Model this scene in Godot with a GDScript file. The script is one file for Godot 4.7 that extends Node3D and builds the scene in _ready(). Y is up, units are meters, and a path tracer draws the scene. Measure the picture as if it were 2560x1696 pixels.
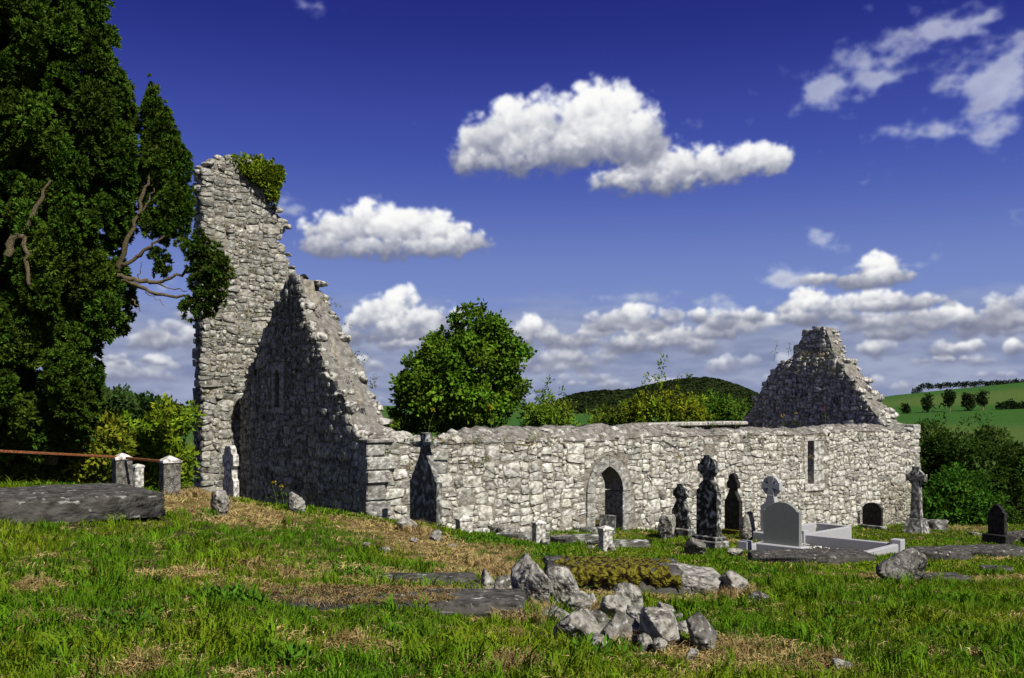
extends Node3D
# A ruined parish church in an old graveyard. x runs to the right, y up, -z away from the camera.
const F := 2400.0      # focal length in photo pixels
const CX := 1280.0     # middle column of the photo
const HY := 1020.0     # row of the horizon
const EYE := 4.6       # height of the eye
var rng := RandomNumberGenerator.new()
var M := {}            # materials
var used := {}
var keep_out := []     # footprints on which no grass grows: [x, z, radius]
var A: Vector3         # along the nave, towards the east gable
var B: Vector3         # across the nave, towards its far side
var C0: Vector3        # near corner of the nave
var nz := FastNoiseLite.new()
var nz2 := FastNoiseLite.new()

func _ready() -> void:
	rng.seed = 11
	nz.seed = 3; nz.frequency = 1.0; nz.fractal_octaves = 3
	nz2.seed = 8; nz2.frequency = 1.0; nz2.fractal_octaves = 4
	# --- camera
	var cam := Camera3D.new()
	cam.name = "camera"
	add_child(cam)
	cam.position = Vector3(0, EYE, 0)
	cam.set_frustum(1696.0 / F * 0.1, Vector2(0, (HY - 848.0) / F * 0.1), 0.1, 9000.0)
	cam.current = true
	# --- sky and exposure
	var env := Environment.new()
	env.background_mode = Environment.BG_SKY
	env.sky = Sky.new()
	var pan := PanoramaSkyMaterial.new()
	pan.panorama = ImageTexture.create_from_image(sky_image())
	env.sky.sky_material = pan
	env.tonemap_mode = Environment.TONE_MAPPER_LINEAR
	env.tonemap_exposure = EXPOSURE
	env.background_energy_multiplier = 1.0 / EXPOSURE
	env.sdfgi_enabled = true
	env.ssao_enabled = true
	env.ssil_enabled = true
	var we := WorldEnvironment.new()
	we.name = "environment"
	we.environment = env
	add_child(we)
	# --- sun, high over the photographer's right shoulder
	var sun := DirectionalLight3D.new()
	sun.name = "sun"
	add_child(sun)
	var az := deg_to_rad(SUN_AZ)
	var el := deg_to_rad(SUN_EL)
	var to_sun := Vector3(sin(az) * cos(el), sin(el), cos(az) * cos(el))
	sun.look_at_from_position(to_sun * 50.0, Vector3.ZERO, Vector3.UP)
	sun.light_energy = 1.6
	sun.light_color = Color(1.0, 0.98, 0.94)
	sun.light_angular_distance = 0.5
	sun.shadow_enabled = true
	# --- the place
	var th := deg_to_rad(36.0)
	A = Vector3(cos(th), 0, -sin(th))
	B = Vector3(-sin(th), 0, -cos(th))
	C0 = Vector3(-3.225, 0, -21.5)
	make_materials()
	solve_ground()
	stage("materials")
	make_terrain()
	stage("terrain")
	make_church()
	stage("church")
	make_graves()
	stage("graves")
	make_rocks()
	stage("rocks")
	make_trees()
	stage("trees")
	make_weeds()
	make_grass()
	stage("grass")

const EXPOSURE := 1.35
const SUN_AZ := 38.5
const SUN_EL := 48.0

func stage(s: String) -> void:
	print(s, " ", Time.get_ticks_msec())

# ------------------------------------------------------------------ places
func P(px: float, py: float, d: float) -> Vector3:
	return Vector3((px - CX) / F * d, EYE + (HY - py) / F * d, -d)

func on_plane(px: float, py: float, o: Vector3, n: Vector3) -> Vector3:
	var dir := Vector3((px - CX) / F, (HY - py) / F, -1.0)
	var e := Vector3(0, EYE, 0)
	return e + dir * ((o - e).dot(n) / dir.dot(n))

func gp(px: float, py: float) -> Vector3:
	# where the line of sight through this pixel meets the ground
	var dir := Vector3((px - CX) / F, (HY - py) / F, -1.0)
	var t := 3.0
	var e := Vector3(0, EYE, 0)
	var last := t
	while t < 80.0:
		var q := e + dir * t
		if q.y < gh(q.x, q.z):
			break
		last = t
		t += 0.15
	for i in 12:
		var m := (last + t) * 0.5
		var q := e + dir * m
		if q.y < gh(q.x, q.z):
			t = m
		else:
			last = m
	var r := e + dir * t
	return Vector3(r.x, gh(r.x, r.z), r.z)

func at_depth(px: float, d: float) -> Vector3:
	var x := (px - CX) / F * d
	return Vector3(x, gh(x, -d), -d)

func scale_at(d: float) -> float:
	return d / F     # metres per photo pixel

# ------------------------------------------------------------------ names
func numbered(called: String) -> String:
	if not used.has(called):
		used[called] = 0
		return called
	used[called] += 1
	return "%s_%03d" % [called, used[called]]

func tag(o: Node, label: String, category: String, group := "") -> void:
	o.set_meta("label", label)
	o.set_meta("category", category)
	o.set_meta("kind", "thing")
	if group:
		o.set_meta("group", group)

func thing(called: String, label: String, category: String, at := Vector3.ZERO, turn := 0.0, group := "") -> Node3D:
	var o := Node3D.new()
	o.name = numbered(called)
	add_child(o)
	o.position = at
	o.rotation.y = turn
	tag(o, label, category, group)
	return o

func part(called: String, mesh: Mesh, m: Material, parent: Node) -> MeshInstance3D:
	var o := MeshInstance3D.new()
	o.name = called if parent != self else numbered(called)
	o.mesh = mesh
	o.material_override = null
	if mesh.get_surface_count():
		mesh.surface_set_material(0, m)
	parent.add_child(o, true)
	return o

func solo(called: String, label: String, category: String, mesh: Mesh, m: Material, at: Vector3, turn := 0.0, group := "") -> MeshInstance3D:
	var o := part(called, mesh, m, self)
	o.position = at
	o.rotation.y = turn
	tag(o, label, category, group)
	return o

# ------------------------------------------------------------------ mesh making
class MB:
	var v := PackedVector3Array()
	var n := PackedVector3Array()
	var c := PackedColorArray()
	var i := PackedInt32Array()
	var col := Color(1, 1, 1)
	func vert(p: Vector3, nn: Vector3) -> int:
		v.append(p); n.append(nn); c.append(col)
		return v.size() - 1
	func tri(a: int, b: int, d: int) -> void:
		var g := (v[b] - v[a]).cross(v[d] - v[a])
		if g.dot(n[a] + n[b] + n[d]) > 0.0:
			i.append(a); i.append(d); i.append(b)
		else:
			i.append(a); i.append(b); i.append(d)
	func quad(a: int, b: int, d: int, e: int) -> void:
		tri(a, b, d); tri(a, d, e)
	func face(pts: Array, nn: Vector3) -> void:
		var s := v.size()
		for p in pts:
			vert(p, nn)
		for k in range(1, pts.size() - 1):
			tri(s, s + k, s + k + 1)
	func mesh() -> ArrayMesh:
		var m := ArrayMesh.new()
		if i.is_empty():
			return m
		var a := []
		a.resize(Mesh.ARRAY_MAX)
		a[Mesh.ARRAY_VERTEX] = v
		a[Mesh.ARRAY_NORMAL] = n
		a[Mesh.ARRAY_COLOR] = c
		a[Mesh.ARRAY_INDEX] = i
		m.add_surface_from_arrays(Mesh.PRIMITIVE_TRIANGLES, a)
		return m

func prism(mb: MB, poly: PackedVector2Array, o: Vector3, ux: Vector3, uy: Vector3, un: Vector3, d0: float, d1: float, bevel := 0.0) -> void:
	# a flat outline pushed from d0 (back) to d1 (front) along un, its front edge rounded off by bevel
	var pts := poly.duplicate()
	if Geometry2D.is_polygon_clockwise(pts):
		pts.reverse()
	var front := pts
	if bevel > 0.0:
		var off := Geometry2D.offset_polygon(pts, -bevel, Geometry2D.JOIN_MITER)
		if off.size() == 1 and off[0].size() == pts.size():
			var q: PackedVector2Array = off[0]
			# line the two rings up
			var best := 0
			var bd := 1e9
			for k in q.size():
				var dd: float = q[k].distance_to(pts[0])
				if dd < bd:
					bd = dd; best = k
			front = PackedVector2Array()
			if Geometry2D.is_polygon_clockwise(q):
				q.reverse()
				best = q.size() - 1 - best
			for k in q.size():
				front.append(q[(k + best) % q.size()])
		else:
			bevel = 0.0
	for side in 2:
		var ring := front if side == 1 else pts
		var t := Geometry2D.triangulate_polygon(ring)
		var s := mb.v.size()
		for p in ring:
			mb.vert(o + ux * p.x + uy * p.y + un * (d1 if side == 1 else d0), un if side == 1 else -un)
		for k in range(0, t.size(), 3):
			mb.tri(s + t[k], s + t[k + 1], s + t[k + 2])
	var m := pts.size()
	for k in m:
		var p := pts[k]
		var q := pts[(k + 1) % m]
		var e := (q - p).normalized()
		var nn := (ux * e.y - uy * e.x).normalized()
		mb.face([o + ux * p.x + uy * p.y + un * d0, o + ux * q.x + uy * q.y + un * d0, o + ux * q.x + uy * q.y + un * (d1 - bevel), o + ux * p.x + uy * p.y + un * (d1 - bevel)], nn)
		if bevel > 0.0:
			var p2 := front[k]
			var q2 := front[(k + 1) % m]
			mb.face([o + ux * p.x + uy * p.y + un * (d1 - bevel), o + ux * q.x + uy * q.y + un * (d1 - bevel), o + ux * q2.x + uy * q2.y + un * d1, o + ux * p2.x + uy * p2.y + un * d1], (nn + un).normalized())

func slab_mesh(poly: PackedVector2Array, thick: float, bevel := 0.01) -> ArrayMesh:
	# upright slab: outline in x and y, thickness along z, both faces with rounded-off edges
	var mb := MB.new()
	prism(mb, poly, Vector3.ZERO, Vector3.RIGHT, Vector3.UP, Vector3.BACK, 0.0, thick * 0.5, bevel)
	prism(mb, poly, Vector3.ZERO, Vector3.RIGHT, Vector3.UP, Vector3.FORWARD, 0.0, thick * 0.5, bevel)
	return mb.mesh()

func box_poly(w: float, h: float, y0 := 0.0) -> PackedVector2Array:
	return PackedVector2Array([Vector2(-w / 2, y0), Vector2(w / 2, y0), Vector2(w / 2, y0 + h), Vector2(-w / 2, y0 + h)])

func box(mb: MB, o: Vector3, ux: Vector3, uy: Vector3, uz: Vector3, bev := 0.01) -> void:
	# o: middle of the bottom face; ux, uy, uz: full-size edges; edges cut at 45 degrees
	var w := ux.length(); var h := uy.length(); var d := uz.length()
	var x := ux / w; var y := uy / h; var z := uz / d
	var b := minf(bev, minf(w, minf(h, d)) * 0.3)
	var c := o + uy * 0.5
	var axes := [x, y, z]
	var hs := [w / 2, h / 2, d / 2]
	for k in 3:
		var k1 := (k + 1) % 3
		var k2 := (k + 2) % 3
		for s in [-1.0, 1.0]:
			var n: Vector3 = axes[k] * s
			var p := []
			for q in [[-1, -1], [1, -1], [1, 1], [-1, 1]]:
				p.append(c + n * hs[k] + axes[k1] * (q[0] * (hs[k1] - b)) + axes[k2] * (q[1] * (hs[k2] - b)))
			mb.face(p, n)
	for k in 3:
		var k1 := (k + 1) % 3
		var k2 := (k + 2) % 3
		for s1 in [-1.0, 1.0]:
			for s2 in [-1.0, 1.0]:
				var nn: Vector3 = (axes[k1] * s1 + axes[k2] * s2).normalized()
				var e0: Vector3 = c + axes[k1] * (s1 * hs[k1]) + axes[k2] * (s2 * (hs[k2] - b))
				var e1: Vector3 = c + axes[k1] * (s1 * (hs[k1] - b)) + axes[k2] * (s2 * hs[k2])
				var l: Vector3 = axes[k] * (hs[k] - b)
				mb.face([e0 - l, e0 + l, e1 + l, e1 - l], nn)
	for sx in [-1.0, 1.0]:
		for sy in [-1.0, 1.0]:
			for sz in [-1.0, 1.0]:
				var nn: Vector3 = (x * sx + y * sy + z * sz).normalized()
				mb.face([c + x * (sx * w / 2) + y * (sy * (h / 2 - b)) + z * (sz * (d / 2 - b)), c + x * (sx * (w / 2 - b)) + y * (sy * h / 2) + z * (sz * (d / 2 - b)), c + x * (sx * (w / 2 - b)) + y * (sy * (h / 2 - b)) + z * (sz * d / 2)], nn)

func sheet(mb: MB, nu: int, nv: int, f: Callable) -> void:
	# a smooth surface f(u, v), u and v from 0 to 1
	var g := PackedVector3Array()
	for j in nv + 1:
		for k in nu + 1:
			g.append(f.call(float(k) / nu, float(j) / nv))
	var s := mb.v.size()
	for j in nv + 1:
		for k in nu + 1:
			var du := g[j * (nu + 1) + mini(k + 1, nu)] - g[j * (nu + 1) + maxi(k - 1, 0)]
			var dv := g[mini(j + 1, nv) * (nu + 1) + k] - g[maxi(j - 1, 0) * (nu + 1) + k]
			mb.vert(g[j * (nu + 1) + k], du.cross(dv).normalized())
	for j in nv:
		for k in nu:
			var a := s + j * (nu + 1) + k
			mb.quad(a, a + 1, a + nu + 2, a + nu + 1)

func tube(mb: MB, pts: Array, r0: float, r1: float, sides := 7, knobs := 0.0) -> void:
	var s := mb.v.size()
	var m := pts.size()
	var side := Vector3.ZERO
	for k in m:
		var t: Vector3 = (pts[mini(k + 1, m - 1)] - pts[maxi(k - 1, 0)]).normalized()
		if side == Vector3.ZERO:
			side = t.cross(Vector3(0.3, 0.2, 1.0)).normalized()
		side = (side - t * side.dot(t)).normalized()
		var up := t.cross(side)
		var r := lerpf(r0, r1, float(k) / (m - 1))
		for q in sides:
			var a := TAU * q / sides
			var d := side * cos(a) + up * sin(a)
			var rr := r * (1.0 + knobs * nz.get_noise_3d(pts[k].x * 3 + d.x * 2, pts[k].y * 3 + d.y * 2, pts[k].z * 3 + d.z * 2))
			mb.vert(pts[k] + d * rr, d)
	for k in m - 1:
		for q in sides:
			var q2 := (q + 1) % sides
			mb.quad(s + k * sides + q, s + k * sides + q2, s + (k + 1) * sides + q2, s + (k + 1) * sides + q)
	for e in 2:
		var k := 0 if e == 0 else m - 1
		var t: Vector3 = (pts[0] - pts[1]).normalized() if e == 0 else (pts[m - 1] - pts[m - 2]).normalized()
		var ring := []
		for q in sides:
			ring.append(mb.v[s + k * sides + q])
		mb.face(ring, t)

# ------------------------------------------------------------------ materials
func lin(r: float, g: float, b: float) -> Color:
	return Color(r, g, b).linear_to_srgb()

func noise_tex(kind: int, freq: float, oct: int, ramp: Array, sd := 1, size := 512, warp := 0.0) -> NoiseTexture2D:
	# ramp: [offset, Color, offset, Color ...]
	var n := FastNoiseLite.new()
	n.noise_type = kind
	n.frequency = freq
	n.fractal_octaves = oct
	n.fractal_type = FastNoiseLite.FRACTAL_FBM if oct > 1 else FastNoiseLite.FRACTAL_NONE
	n.seed = sd
	if kind == FastNoiseLite.TYPE_CELLULAR:
		n.cellular_return_type = FastNoiseLite.RETURN_DISTANCE
	if warp > 0.0:
		n.domain_warp_enabled = true
		n.domain_warp_amplitude = warp
		n.domain_warp_frequency = freq * 1.5
	var t := NoiseTexture2D.new()
	t.width = size; t.height = size
	t.seamless = true
	t.seamless_blend_skirt = 0.2
	t.normalize = true
	t.noise = n
	if ramp:
		var g := Gradient.new()
		g.offsets = PackedFloat32Array()
		var offs := PackedFloat32Array()
		var cols := PackedColorArray()
		for k in range(0, ramp.size(), 2):
			offs.append(ramp[k]); cols.append(ramp[k + 1])
		g.offsets = offs
		g.colors = cols
		t.color_ramp = g
	return t

func mat(color: Color, tex: Texture2D = null, scale := 1.0, rough := 0.9, world := true) -> StandardMaterial3D:
	var m := StandardMaterial3D.new()
	m.albedo_color = color
	m.roughness = rough
	m.metallic_specular = 0.3
	m.vertex_color_use_as_albedo = true
	if tex:
		m.albedo_texture = tex
	m.uv1_triplanar = true
	m.uv1_world_triplanar = world
	m.uv1_scale = Vector3.ONE * scale
	m.uv1_triplanar_sharpness = 3.0
	return m

func overlay(m: StandardMaterial3D, tex: Texture2D, scale: float) -> void:
	m.detail_enabled = true
	m.detail_blend_mode = BaseMaterial3D.BLEND_MODE_MIX
	m.detail_albedo = tex
	m.detail_uv_layer = BaseMaterial3D.DETAIL_UV_2
	m.uv2_triplanar = true
	m.uv2_world_triplanar = m.uv1_world_triplanar
	m.uv2_scale = Vector3.ONE * scale
	m.uv2_triplanar_sharpness = 3.0

func relief(m: StandardMaterial3D, tex: Texture2D, cm: float) -> void:
	m.heightmap_enabled = true
	m.heightmap_texture = tex
	m.heightmap_scale = cm

func make_materials() -> void:
	var S := FastNoiseLite.TYPE_SIMPLEX_SMOOTH
	var bump := noise_tex(S, 0.02, 6, [], 5)
	var bump_fine := noise_tex(S, 0.06, 5, [], 6)
	# grey limestone: pale crust with darker weathering
	var lime := noise_tex(S, 0.012, 6, [0.0, Color(0.42, 0.41, 0.39), 0.32, Color(0.66, 0.65, 0.62), 0.5, Color(0.84, 0.83, 0.8), 0.68, Color(0.95, 0.94, 0.92), 1.0, Color(1, 1, 0.98)], 21)
	var lichen := noise_tex(S, 0.02, 5, [0.0, Color(0.16, 0.15, 0.13, 0.75), 0.2, Color(0.2, 0.19, 0.17, 0.5), 0.3, Color(0.3, 0.3, 0.28, 0.0), 0.66, Color(0.8, 0.8, 0.77, 0.0), 0.72, Color(0.85, 0.85, 0.82, 0.75), 1.0, Color(0.9, 0.9, 0.88, 0.9)], 33, 512, 12.0)
	M.stone = mat(Color(1, 1, 1), lime, 0.9)
	overlay(M.stone, lichen, 0.63)
	relief(M.stone, bump, 2.2)
	# stones whose damp west faces carry black crust in runs
	var crust := noise_tex(S, 0.022, 5, [0.0, Color(0.1, 0.095, 0.085, 0.9), 0.3, Color(0.14, 0.13, 0.115, 0.7), 0.42, Color(0.3, 0.29, 0.26, 0.12), 0.64, Color(0.8, 0.8, 0.77, 0.0), 0.74, Color(0.85, 0.85, 0.82, 0.6), 1.0, Color(0.9, 0.9, 0.88, 0.85)], 47, 512, 14.0)
	M.crusted = mat(Color(1, 1, 1), lime, 0.9)
	overlay(M.crusted, crust, 0.55)
	M.crusted.uv2_scale = Vector3(0.85, 0.34, 0.85)
	relief(M.crusted, bump, 2.2)
	# lime mortar and cement capping
	var mort := noise_tex(S, 0.015, 6, [0.0, Color(0.5, 0.47, 0.42), 0.45, Color(0.78, 0.76, 0.73), 0.7, Color(0.95, 0.93, 0.89), 1.0, Color(1, 1, 1)], 14)
	M.mortar = mat(lin(0.33, 0.315, 0.28), mort, 0.8)
	relief(M.mortar, bump_fine, 3.0)
	M.cement = mat(lin(0.23, 0.228, 0.22), mort, 0.55)
	overlay(M.cement, noise_tex(S, 0.02, 5, [0.0, Color(0.3, 0.29, 0.27, 0.75), 0.25, Color(0.36, 0.35, 0.32, 0.5), 0.36, Color(0.4, 0.4, 0.38, 0.0), 0.78, Color(0.8, 0.8, 0.77, 0.0), 0.84, Color(0.78, 0.78, 0.76, 0.7), 1.0, Color(0.85, 0.85, 0.83, 0.8)], 52, 512, 10.0), 0.8)
	relief(M.cement, bump, 2.0)
	# grave markers
	var lich_white := noise_tex(S, 0.011, 6, [0.0, Color(0.07, 0.07, 0.065, 0.6), 0.3, Color(0.1, 0.1, 0.095, 0.2), 0.53, Color(0.5, 0.5, 0.48, 0.0), 0.62, Color(0.6, 0.61, 0.59, 0.7), 0.8, Color(0.74, 0.75, 0.73, 0.85), 1.0, Color(0.82, 0.82, 0.8, 0.9)], 61, 512, 16.0)
	M.dark_grave = mat(lin(0.055, 0.054, 0.05), lime, 1.1, 0.9, false)
	overlay(M.dark_grave, lich_white, 0.9)
	relief(M.dark_grave, bump_fine, 1.0)
	M.black_grave = mat(lin(0.035, 0.034, 0.033), lime, 1.0, 0.75, false)
	relief(M.black_grave, bump_fine, 0.5)
	M.grey_grave = mat(lin(0.17, 0.168, 0.16), lime, 1.2, 0.9, false)
	overlay(M.grey_grave, lich_white, 0.8)
	relief(M.grey_grave, bump_fine, 1.2)
	M.white_grave = mat(lin(0.78, 0.775, 0.75), lime, 1.4, 0.9, false)
	overlay(M.white_grave, noise_tex(S, 0.02, 5, [0.0, Color(0.2, 0.19, 0.17, 0.85), 0.2, Color(0.3, 0.29, 0.27, 0.6), 0.3, Color(0.5, 0.5, 0.48, 0.0), 1.0, Color(0.9, 0.9, 0.88, 0.0)], 71, 512, 14.0), 1.6)
	relief(M.white_grave, bump_fine, 1.2)
	var speck := noise_tex(FastNoiseLite.TYPE_VALUE, 0.35, 2, [0.0, Color(0.62, 0.62, 0.62), 0.5, Color(0.86, 0.86, 0.87), 1.0, Color(1, 1, 1)], 19)
	M.granite = mat(lin(0.49, 0.49, 0.495), speck, 1.0, 0.55, false)
	M.granite_green = mat(lin(0.27, 0.285, 0.25), speck, 1.0, 0.5, false)
	var slabtex := noise_tex(S, 0.012, 6, [0.0, Color(0.12, 0.11, 0.09, 0.8), 0.28, Color(0.2, 0.2, 0.19, 0.3), 0.38, Color(0.4, 0.4, 0.38, 0.0), 0.74, Color(0.5, 0.5, 0.48, 0.0), 0.84, Color(0.6, 0.61, 0.59, 0.75), 1.0, Color(0.8, 0.8, 0.78, 0.95)], 81, 512, 18.0)
	M.slab = mat(lin(0.085, 0.082, 0.078), lime, 0.8, 0.95, false)
	overlay(M.slab, slabtex, 0.9)
	relief(M.slab, bump, 3.0)
	M.rock = mat(lin(0.36, 0.352, 0.335), lime, 0.9, 0.95, false)
	overlay(M.rock, noise_tex(S, 0.02, 5, [0.0, Color(0.12, 0.115, 0.1, 0.85), 0.26, Color(0.2, 0.19, 0.17, 0.5), 0.36, Color(0.4, 0.4, 0.38, 0.0), 0.68, Color(0.6, 0.6, 0.58, 0.0), 0.76, Color(0.68, 0.68, 0.66, 0.75), 1.0, Color(0.8, 0.8, 0.78, 0.9)], 91, 512, 14.0), 1.3)
	relief(M.rock, bump, 3.5)
	M.moss = mat(lin(0.15, 0.135, 0.016), noise_tex(S, 0.03, 5, [0.0, Color(0.16, 0.11, 0.07), 0.38, Color(0.36, 0.28, 0.2), 0.52, Color(0.8, 0.78, 0.6), 0.65, Color(1, 1, 0.85), 1.0, Color(0.9, 1, 0.8)], 95, 512, 20.0), 0.7)
	relief(M.moss, bump_fine, 4.0)
	M.pier = mat(lin(0.2, 0.193, 0.175), lime, 1.2, 0.95, false)
	overlay(M.pier, noise_tex(S, 0.05, 4, [0.0, Color(0.1, 0.095, 0.085, 0.7), 0.22, Color(0.2, 0.19, 0.17, 0.0), 0.72, Color(0.8, 0.8, 0.77, 0.0), 0.78, Color(0.75, 0.75, 0.72, 0.85), 1.0, Color(0.86, 0.86, 0.84, 0.9)], 93, 512, 8.0), 1.6)
	relief(M.pier, bump_fine, 1.2)
	M.rust = mat(lin(0.3, 0.115, 0.05), mort, 3.0, 0.8, false)
	# earth under the grass
	var earth := noise_tex(S, 0.02, 6, [0.0, Color(0.35, 0.32, 0.25), 0.5, Color(0.8, 0.78, 0.7), 1.0, Color(1, 1, 1)], 97)
	M.earth = mat(Color(1, 1, 1), earth, 0.7, 1.0)
	relief(M.earth, bump_fine, 4.0)
	M.blade = plant_mat(0.35)
	M.leaf = plant_mat(0.45)
	M.needle = plant_mat(0.15)
	M.straw = plant_mat(0.2)
	M.bark = mat(lin(0.3, 0.25, 0.15), noise_tex(S, 0.03, 5, [0.0, Color(0.35, 0.33, 0.3), 0.5, Color(0.8, 0.78, 0.74), 1.0, Color(1, 1, 1)], 99), 2.0)
	relief(M.bark, bump_fine, 4.0)

func plant_mat(through: float) -> StandardMaterial3D:
	var m := StandardMaterial3D.new()
	m.vertex_color_use_as_albedo = true
	m.roughness = 0.75
	m.metallic_specular = 0.15
	m.cull_mode = BaseMaterial3D.CULL_DISABLED
	m.backlight_enabled = true
	m.backlight = Color(through, through, through).linear_to_srgb()
	return m

# ------------------------------------------------------------------ sky
# heaped clouds of the photograph, in its pixels: [row of the base, row of the top, puffs [x, y, half width, half height] ...]
const HEAPS := [
	[462, 205, [1175, 390, 55, 45], [1225, 345, 68, 62], [1285, 305, 72, 62], [1350, 312, 80, 70], [1425, 330, 80, 72], [1500, 272, 76, 64], [1560, 305, 80, 70], [1612, 345, 58, 58], [1480, 350, 90, 60], [1330, 380, 110, 55], [1235, 415, 85, 38], [1400, 385, 90, 36], [1540, 365, 80, 45]],
	[500, 350, [1545, 455, 66, 34], [1615, 410, 78, 50], [1690, 420, 90, 55], [1780, 410, 80, 45], [1860, 405, 72, 38], [1925, 392, 45, 38], [1650, 460, 110, 30], [1600, 380, 60, 36]],
	[668, 495, [815, 575, 58, 42], [880, 580, 70, 55], [930, 545, 58, 46], [990, 580, 70, 55], [1060, 560, 60, 48], [1110, 590, 60, 42], [1175, 605, 55, 30], [940, 625, 150, 28], [1080, 622, 100, 24], [800, 610, 60, 28]],
	[885, 705, [1002, 745, 36, 36], [962, 780, 58, 48], [908, 802, 42, 34], [1040, 810, 70, 40], [1110, 805, 60, 38], [980, 840, 90, 34], [890, 840, 60, 28]],
	[905, 762, [1555, 797, 55, 32], [1500, 820, 42, 26], [1620, 830, 58, 34], [1690, 845, 60, 32], [1750, 865, 50, 22], [1580, 862, 100, 24]],
	[880, 775, [1330, 825, 52, 38], [1290, 850, 50, 28], [1380, 850, 60, 26], [1440, 862, 70, 22]],
	[820, 708, [2010, 745, 45, 36], [1975, 775, 35, 28], [2062, 772, 50, 33], [2112, 797, 40, 20], [2020, 797, 70, 18]],
	[735, 632, [2190, 668, 58, 32], [2235, 690, 48, 24], [2150, 702, 70, 20], [2060, 700, 80, 16]],
	[790, 712, [2200, 748, 70, 24], [2280, 752, 70, 20], [2230, 765, 100, 14]],
	[840, 755, [2350, 790, 70, 26], [2290, 805, 60, 20], [2430, 795, 70, 26], [2500, 785, 50, 24], [2540, 800, 50, 24]],
	[860, 780, [1830, 815, 70, 26], [1900, 800, 60, 22], [1780, 830, 60, 18]],
	[960, 895, [300, 928, 50, 24], [360, 935, 60, 20], [250, 940, 60, 18]],
	[880, 810, [400, 845, 50, 24], [440, 860, 50, 18], [350, 868, 50, 14]],
]
const WISPS := [
	[2250, 130, 120, 62, 0.8], [2130, 190, 110, 60, 0.8], [2040, 235, 80, 40, 0.7], [2330, 90, 100, 50, 0.65], [2400, 50, 90, 45, 0.6], [2520, 150, 90, 90, 0.95], [2460, 225, 70, 50, 0.7], [2540, 230, 60, 40, 0.7],
	[2250, 320, 110, 32, 0.8], [2370, 325, 120, 30, 0.65], [2480, 350, 90, 26, 0.6], [2180, 390, 45, 16, 0.55], [2450, 300, 90, 16, 0.4],
	[770, 5, 80, 24, 0.8], [1610, 235, 45, 16, 0.5], [1850, 350, 60, 18, 0.6], [1760, 320, 80, 18, 0.35], [1030, 305, 45, 14, 0.35], [730, 530, 70, 45, 0.75], [690, 520, 50, 30, 0.5],
	[420, 690, 50, 55, 0.8], [2060, 600, 42, 28, 0.85], [2030, 580, 22, 20, 0.7], [2110, 625, 45, 22, 0.7], [2340, 650, 30, 26, 0.75], [2290, 660, 40, 18, 0.6], [1950, 690, 70, 24, 0.85], [1890, 680, 40, 24, 0.7], [2020, 700, 80, 24, 0.8],
	[1600, 745, 110, 18, 0.75], [1540, 740, 50, 14, 0.5], [1800, 770, 110, 24, 0.6], [2200, 440, 40, 10, 0.35], [2540, 555, 30, 16, 0.5], [1460, 780, 60, 14, 0.5],
]
const SKY_W := 4096

func sky_image() -> Image:
	var big := Image.create(SKY_W, SKY_W / 2, false, Image.FORMAT_RGB8)
	var small := sky_patch(1024, 0, 1024, 0, 264)
	var full := Image.create(1024, 512, false, Image.FORMAT_RGB8)
	full.fill(Color(0.42, 0.44, 0.46))
	full.blit_rect(small, Rect2i(0, 0, 1024, 264), Vector2i.ZERO)
	full.resize(SKY_W, SKY_W / 2, Image.INTERPOLATE_CUBIC)
	var x0 := int(SKY_W * 0.5 - SKY_W * 40.0 / 360.0)
	var x1 := int(SKY_W * 0.5 + SKY_W * 40.0 / 360.0)
	var y0 := int(SKY_W / 2 * (90.0 - 34.0) / 180.0)
	var y1 := int(SKY_W / 2 * 90.4 / 180.0)
	var fine := sky_patch(SKY_W, x0, x1, y0, y1)
	full.blit_rect(fine, Rect2i(0, 0, x1 - x0, y1 - y0), Vector2i(x0, y0))
	# a panorama begins straight ahead, in the middle of what was drawn
	big.blit_rect(full, Rect2i(SKY_W / 2, 0, SKY_W / 2, SKY_W / 2), Vector2i.ZERO)
	big.blit_rect(full, Rect2i(0, 0, SKY_W / 2, SKY_W / 2), Vector2i(SKY_W / 2, 0))
	return big

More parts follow.
